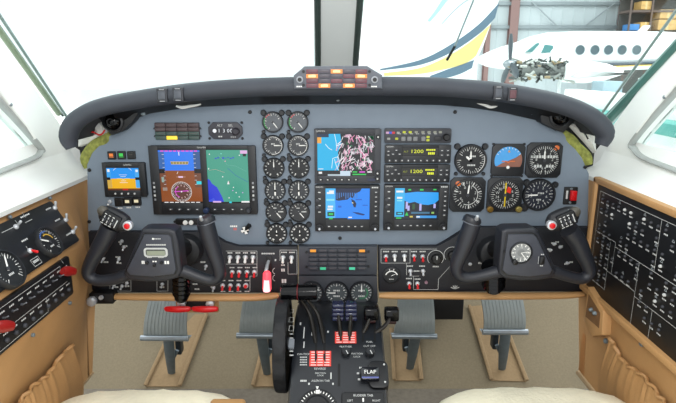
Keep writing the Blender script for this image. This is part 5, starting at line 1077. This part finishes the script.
def slotp(x, y0, y1, w=2.2):
    A, n1 = ped(x, y0); B, n2 = ped(x, y1); c = MB(); k = 6; L = []; R = []
    for i in range(k+1):
        p, n = ped(x, y0+(y1-y0)*i/k); p = p+n*.0012; L.append((p.x-w*.0011, p.y, p.z)); R.append((p.x+w*.0011, p.y, p.z))
    c.loft([L, R], M('#020203', .6)); c.build('lever_slot', pd)
def gate(x0, x1, y0, y1, nr):
    c = MB(pfr((x0+x1)/2, (y0+y1)/2, .0008)); a = (x1-x0)*.0022/2; A, _ = ped((x0+x1)/2, y0); B, _ = ped((x0+x1)/2, y1); h = (A-B).length/2; EP = M('#e2483c', .45); PK = M('#f3d8d4', .45)
    c.rect(-a, a, -h, h, 0, EP)
    for i in range(nr): z = -h+2*h*(i+.5)/nr; c.rect(-a*.92, a*.92, z-h/nr*.34, z+h/nr*.34, -.0002, PK)
    for u in (-1.0, -.33, .33, 1.0): c.rect(u*a-.0014, u*a+.0014, -h, h, -.0003, EP)
    c.build('gate_marking', pd, 'red and white striped detent marking')
gate(310.6, 330, 351, 366.5, 6); gate(335.6, 355.6, 332, 343.5, 5)
for x, y0, y1 in ((316, 327, 364), (324.5, 327, 364), (340.8, 317, 341), (349.6, 317, 341), (363, 318, 342), (374.8, 318, 342), (339, 364, 386)): slotp(x, y0, y1)
def ptext(s_, px, py, h, m=MARK): c = MB(pfr(px, py, .001)); c.text(s_, 0, 0, h, 0, m); c.build('placard_text', pd)
def pgreek(px, py, w, h, n): c = MB(pfr(px, py, .001)); c.greek(0, 0, w*.0022, h*.0028, 0, MARK, n); c.build('marking', pd)
ptext('FEATHER', 345.7, 347, .0065); ptext('FUEL', 369.5, 342.2, .0065); ptext('CUT OFF', 369.5, 346.4, .0065); ptext('REVERSE', 320, 369, .0065); ptext('CAUTION', 304, 354.5, .0065); ptext('FRICTION', 357, 354, .0055); ptext('LOCK', 357, 357, .0055); ptext('FRICTION', 320.5, 373.5, .005); ptext('LOCK', 320.5, 375.7, .005); ptext('AILERON TAB', 320.5, 381, .006)
for py in (357.5, 360, 362.5, 365): pgreek(303.5, py, 7, 1, 5)
for px, py, w, h, n in ((300.5, 324, 2, 3, 1), (304, 333, 1.4, 12, 1), (304, 345, 1.4, 6, 1), (312, 333, 1.4, 6, 1), (328, 332, 2, 2, 1), (303.5, 381, 6, 1.4, 4), (309, 384, 2, 1.5, 1), (331, 376, 1.5, 5, 1), (333, 384, 2, 1.5, 1)): pgreek(px, py, w, h, n)
for px, py in ((346, 353.6), (370, 353.6)):
    fr = pfr(px, py); c = MB(fr); c.lathe([(.010, .001), (.010, -.008), (.0085, -.011)], M('#1d2024', .4), n=20); c.build('friction_knob', pd); c = MB(fr); c.line([(.0, .001), (.004, -.008)], .0018, -.0114, MARK); c.build('friction_pointer', pd)
# aileron tab dial
fr = pfr(317.5, 411); c = MB(fr); c.lathe([(.041, .004), (.041, -.006), (.038, -.008), (.030, -.008)], BLACK, n=40, cap=False); c.ticks(0, 0, .0325, .037, 25, -120, 120, .0018, -.0086, WHITE); c.prism([(-.004, .031), (.004, .031), (.004, .0385), (-.004, .0385)], -.008, -.0092, WHITE); c.disc(0, 0, .031, -.007, BLACK, 32); ad = c.build('aileron_dial', pd)
c = MB(fr); c.lathe([(.0275, -.006), (.026, -.022), (.022, -.026)], RUBB, n=28); c.build('trim_knob', ad)
c = MB(pfr(317.3, 388.5, .001)); c.poly([(-.003, .004), (.003, .004), (0, -.004)], 0, WHITE); c.build('marking', pd)
# rudder tab box
fr = pfr(363, 401); c = MB(fr); c.prism(rr(-.043, .043, -.05, .016, .006), .02, -.010, BLACK, .004); rb = c.build('rudder_tab_box', pd); c = MB(fr); c.text('RUDDER TAB', 0, .008, .0065, -.0104, MARK); c.text('LEFT', -.026, -.002, .0055, -.0104, MARK); c.text('RIGHT', .026, -.002, .0055, -.0104, MARK); c.rect(-.0015, .0015, -.004, .003, -.0104, WHITE); c.build('placard_text', rb)
# pitch trim indicator strip on the left edge
for k in range(3):
    c = MB(pfr(291.5, 312+8.5*k, .003)); c.loop(-.005, .005, -.009, .007, .0012, 0, MARK); c.build('trim_scale', pd)
c = MB(pfr(291.5, 345, .003)); c.prism(rr(-.006, .006, -.012, .012, .002), .003, -.003, M('#8a9098', .4)); c.build('trim_pointer', pd)
for py in (335, 339, 352, 356): c = MB(pfr(291.5, py, .003)); c.rect(-.004, .004, -.0015, .0015, 0, MARK); c.build('trim_scale', pd)
# throttle grips and levers
def lever(name, label, group, gp0, gp1, r, arm, m, blue=False, slots=None):
    t = T(name, label, 'lever', frame(arm[-1]), group)
    c = MB(); c.tube(arm, [.0035, .0045, .005][:len(arm)] if len(arm) == 3 else .0045, M('#35322f', .35, .5), 10, 1.3, 5); c.build('arm', t)
    return t
PYL = -.125
for i, (x0, x1) in enumerate(((281, 297.6), (298.4, 317.2))):
    A = P(x0, 292.3, PYL); B = P(x1, 291.9, PYL); sx = (316, 324.5)[i]
    base, n = ped(sx, 343); m0 = P((300, 306)[i], 298, PYL+.003); m1 = P((310, 318)[i], 315, PYL+.0)
    t = lever('power_lever', ['left half of the wide black power lever grip, beside the glowing gear lever', 'right half of the wide black power lever grip, beside the small gauges'][i], 'power levers', None, None, 0, [m0, m1, base-n*.004], None)
    c = MB(); k = .0012; c.tube([A, A+Vector((k, 0, 0)), B-Vector((k, 0, 0)), B], [.0155, .0178, .0178, .0155], GLOSS, 24, 1, 1); g_ = c.build('grip', t)
    if i == 0: c = MB(); c.cyl(B-Vector((.0008, 0, 0)), B+Vector((.001, 0, 0)), .0182, M('#6a1418', .4), n=24); c.build('red_ring', g_, 'thin dark red ring')
BLUE = M('#1a2140', .15, 0, .05, 40, 0, 200, .5)
for i, (x0, x1) in enumerate(((332, 344), (345, 357))):
    A = P(x0, 302.3, -.13); B = P(x1, 319, -.13); base, n = ped((340.8, 349.6)[i], 336)
    c0 = Vector(((A.x+B.x)/2, -.13, (A.z+B.z)/2)); t = lever('propeller_lever', ['left of the two ribbed blue-black propeller levers', 'right of the two ribbed blue-black propeller levers'][i], 'propeller levers', None, None, 0, [c0, c0.lerp(base, .5)+Vector((0, -.003, 0)), base-n*.004], None)
    c = MB(); w_ = (B.x-A.x)/2; fr = frame(c0); c.M = fr
    for k in range(4): z = (A.z-B.z)*(.5-(k+.5)/4); c.box(-w_*.96, w_*.96, -.012, .012, z-(A.z-B.z)*.115, z+(A.z-B.z)*.115, BLUE, .0025, 3)
    c.box(-w_*.88, w_*.88, -.009, .009, B.z-c0.z+.002, A.z-c0.z-.002, BLUE); c.build('grip', t)
for i, (cx, cy, sx) in enumerate(((371, 313.5, 363), (391.5, 314.5, 374.8))):
    c0 = P(cx, cy, -.13 if i == 0 else -.12); base, n = ped(sx, 332); t = lever('condition_lever', ['black condition lever nearer the middle, right of the propeller levers', 'black condition lever leaning out over the right edge of the pedestal'][i], 'condition levers', None, None, 0, [c0, c0.lerp(base, .5)+Vector((.004*i, -.004, -.004)), base-n*.004], None)
    c = MB(frame(c0)); c.box(-.0165, .0165, -.013, .013, -.013, .016, GLOSS, .005, 3); c.box(-.011, .011, -.010, .010, -.020, -.010, M('#2a0c0e', .4), .003, 2); c.build('grip', t)
# flap lever
fr = pfr(377.5, 374.5); t = T('flap_lever', 'black flap lever lettered FLAP on its round quadrant at the right of the pedestal', 'lever', fr)
c = MB(fr); c.prism(rr(-.019, .022, -.032, .028, .012), .02, -.008, BLACK, .003); c.build('quadrant', t)
for dz in (-.02, .018): c = MB(fr); c.lathe([(.002, -.007), (.002, -.009)], MARK, (.014, 0, dz), 8); c.build('quadrant_screw', t)
fr2 = pfr(369.7, 377); c = MB(fr2); c.prism(rr(-.0185, .0185, -.014, .013, .003), -.004, -.020, M('#101218', .25), .003); hd = c.build('handle', t); c = MB(fr2); c.text('FLAP', 0, .001, .0115, -.0204, WHITE); c.build('placard_text', hd); c = MB(fr2); c.rect(-.017, .017, -.012, -.009, -.0204, M('#5a62a0', .3)); c.build('edge_stripe', hd)
for px, py in ((360.5, 368), (358, 373.5), (359, 379.5)): pgreek(px, py, 2.5, 1.5, 2)
# pitch trim wheel
tc = Vector((-.1225, -.155, .360)); t = T('trim_wheel', 'large black notched pitch trim wheel on the left side of the pedestal', 'wheel', frame(tc, (0, -1, 0), (0, 0, 1)))
c = MB(WM[t.name]); R = .106; n = 72; pr = [(R-.02, .013), (R-.004, .013), (R, .009), (R, -.009), (R-.004, -.013), (R-.02, -.013)]; rows = []
for rr_, y in pr: rows.append([((rr_-(.0055 if (k % 6 < 3 and rr_ > R-.003) else 0))*math.cos(2*PI*k/n), y, (rr_-(.0055 if (k % 6 < 3 and rr_ > R-.003) else 0))*math.sin(2*PI*k/n)) for k in range(n)])
c.loft(rows, RUBB, True); c.build('rim', t); c = MB(WM[t.name]); c.lathe([(R-.016, .010), (R-.016, -.010)], M('#131417', .4), n=48); c.lathe([(.015, .016), (.015, -.016)], BEZ2, n=20); c.build('disc', t)

# ================================================================== RUDDER PEDALS
def pedal(tl, tr, bl, br_, stem, label):
    YP = .21; t = T('rudder_pedal', label, 'pedal', Vector(ramp(*stem)), 'rudder pedals'); a, b_, c_, d = P(*tl, YP+.03), P(*tr, YP+.03), P(*bl, YP-.015), P(*br_, YP-.015)
    m = MB(); rows = []; n = 8
    for i in range(n+1):
        u = i/n; bow = -.016*math.sin(u*PI)*1.0; L = a.lerp(c_, u)+Vector((0, bow, 0)); R = b_.lerp(d, u)+Vector((0, bow, 0)); rows.append([L, R])
    F_ = rows; B_ = [[p+Vector((0, .008, .0)) for p in r_] for r_ in rows]
    PAD = M('#838b89', .5, 0, .06, 25); m.loft(F_, PAD); m.loft(B_, STEEL); m.loft([[r_[0] for r_ in F_], [r_[0] for r_ in B_]], STEEL); m.loft([[r_[1] for r_ in F_], [r_[1] for r_ in B_]], STEEL)
    for k in range(1, 12):
        u = k/12; p = [r_[0].lerp(r_[1], u)+Vector((0, -.0005, 0)) for r_ in F_]; m.tube(p, .0008, PAD, 5, 1, 1)
    m.build('pad', t)
    m = MB(); e = Vector((.006, 0, 0)); m.tube([c_-e+Vector((0, -.006, 0)), d+e+Vector((0, -.006, 0))], .0085, M('#98a3aa', .3, .7), 12, 1, 1); m.loft([[c_-e+Vector((0, -.006, -.004)), d+e+Vector((0, -.006, -.004))], [c_-e+Vector((0, .03, -.008)), d+e+Vector((0, .03, -.008))]], STEEL); m.build('heel_bar', t)
    s0 = c_.lerp(d, .55)+Vector((0, .008, -.006)); s1 = ramp(*stem)-Vector((0, 0, .015)); m = MB(); m.tube([s0, s0.lerp(s1, .5), s1], [.017, .0155, .011], M('#66737a', .4, .5), 10, .5, 3); m.build('hanger_arm', t)
    m = MB(); k = s0.lerp(s1, .35)+Vector((.02 if stem[0] < 338 else -.02, .03, 0)); m.box(k.x-.009, k.x+.009, k.y-.012, k.y+.02, k.z-.022, k.z+.03, M('#2c3236', .4, .4), .004); m.build('brake_cylinder', t); m = MB(); m.tube([k+Vector((0, -.02, .0)), s0.lerp(s1, .62)], .0065, M('#66737a', .4, .5), 8, .6, 1); m.build('link_rod', t); m = MB(); m.tube([s0+Vector((-.03, .004, -.002)), s0+Vector((.032, .004, -.002))], .007, M('#66737a', .4, .5), 8, .6, 1); m.build('cross_bracket', t)
pedal((148.5, 301), (188.5, 301), (143.5, 337), (187, 337.5), (171.5, 372), 'outboard rudder pedal of the left pair, under the left yoke')
pedal((243, 300), (279, 300), (239, 334.5), (279, 335), (267.5, 373), 'inboard rudder pedal of the left pair, beside the trim wheel')
pedal((398, 299.5), (433.5, 299.5), (393.5, 335), (434.5, 335.5), (409.5, 367), 'inboard rudder pedal of the right pair, beside the condition levers')
pedal((481.5, 299.5), (523, 299.5), (484, 331), (525, 331), (502, 368), 'outboard rudder pedal of the right pair, under the right yoke')
c = MB(); A = P(425, 296, .32); B = P(463, 320, .32); c.box(A.x, B.x, .32, .48, B.z, A.z, BLACK, .004); c.box(A.x-.01, B.x+.01, .40, .5, A.z-.01, A.z+.2, BLACK)
tag(c.build('heater_duct'), 'black box behind the inboard right pedal under the right lip', 'duct')

# ================================================================== SEATS (front edge of the sheepskin covers)
def seat(xc, w, yf, zt, label, lean):
    t = T('pilot_seat', label, 'seat', Vector((xc, yf-.25, 0)), 'cockpit seats'); m = MB(); rows = []; n = 22
    for k in range(n+1):
        u = k/n*2-1; x = xc+u*w/2; rnd_ = (1-abs(u)**5); col = []
        for (dy, dz) in ((.0, -.10), (.012, -.05), (.004, -.018), (-.02, -.003), (-.06, .0), (-.2, -.004), (-.5, -.004), (-.52, -.1)):
            wob = .002*math.sin(k*1.7+dy*60)+.0012*math.sin(k*2.9+dz*90)
            col.append((x, yf+dy-.03*(1-rnd_)*(1 if dy > -.1 else 0)-.008*u*u+wob*.4, zt+dz-.025*(1-rnd_)+wob*.35+lean*u))
        rows.append(col)
    m.loft(rows, FLEECE); m.add(rows[0], [list(range(8))], FLEECE); m.add(rows[-1], [list(range(8))], FLEECE); m.build('sheepskin_cover', t)
    m = MB(); m.box(xc-w/2+.02, xc+w/2-.02, yf-.50, yf-.02, zt-.16, zt-.09, LEATH, .012); m.build('cushion', t)
    m = MB(); m.box(xc-w/2+.05, xc+w/2-.05, yf-.46, yf-.06, .03, zt-.15, BEZ2, .01); m.build('seat_base', t); return t
st = seat(-.388, .395, -.243, .316, 'left seat front edge with cream sheepskin cover and tan leather corner', 0)
m = MB(); p = PZ(228, 401, .325); m.box(p.x-.035, p.x+.035, p.y-.05, p.y+.008, .29, .328, LEATH2, .008, 3); m.build('leather_tab', st, 'tan leather corner of the cushion')
seat(.400, .405, -.238, .318, 'right seat front edge with plain cream sheepskin cover', 0)
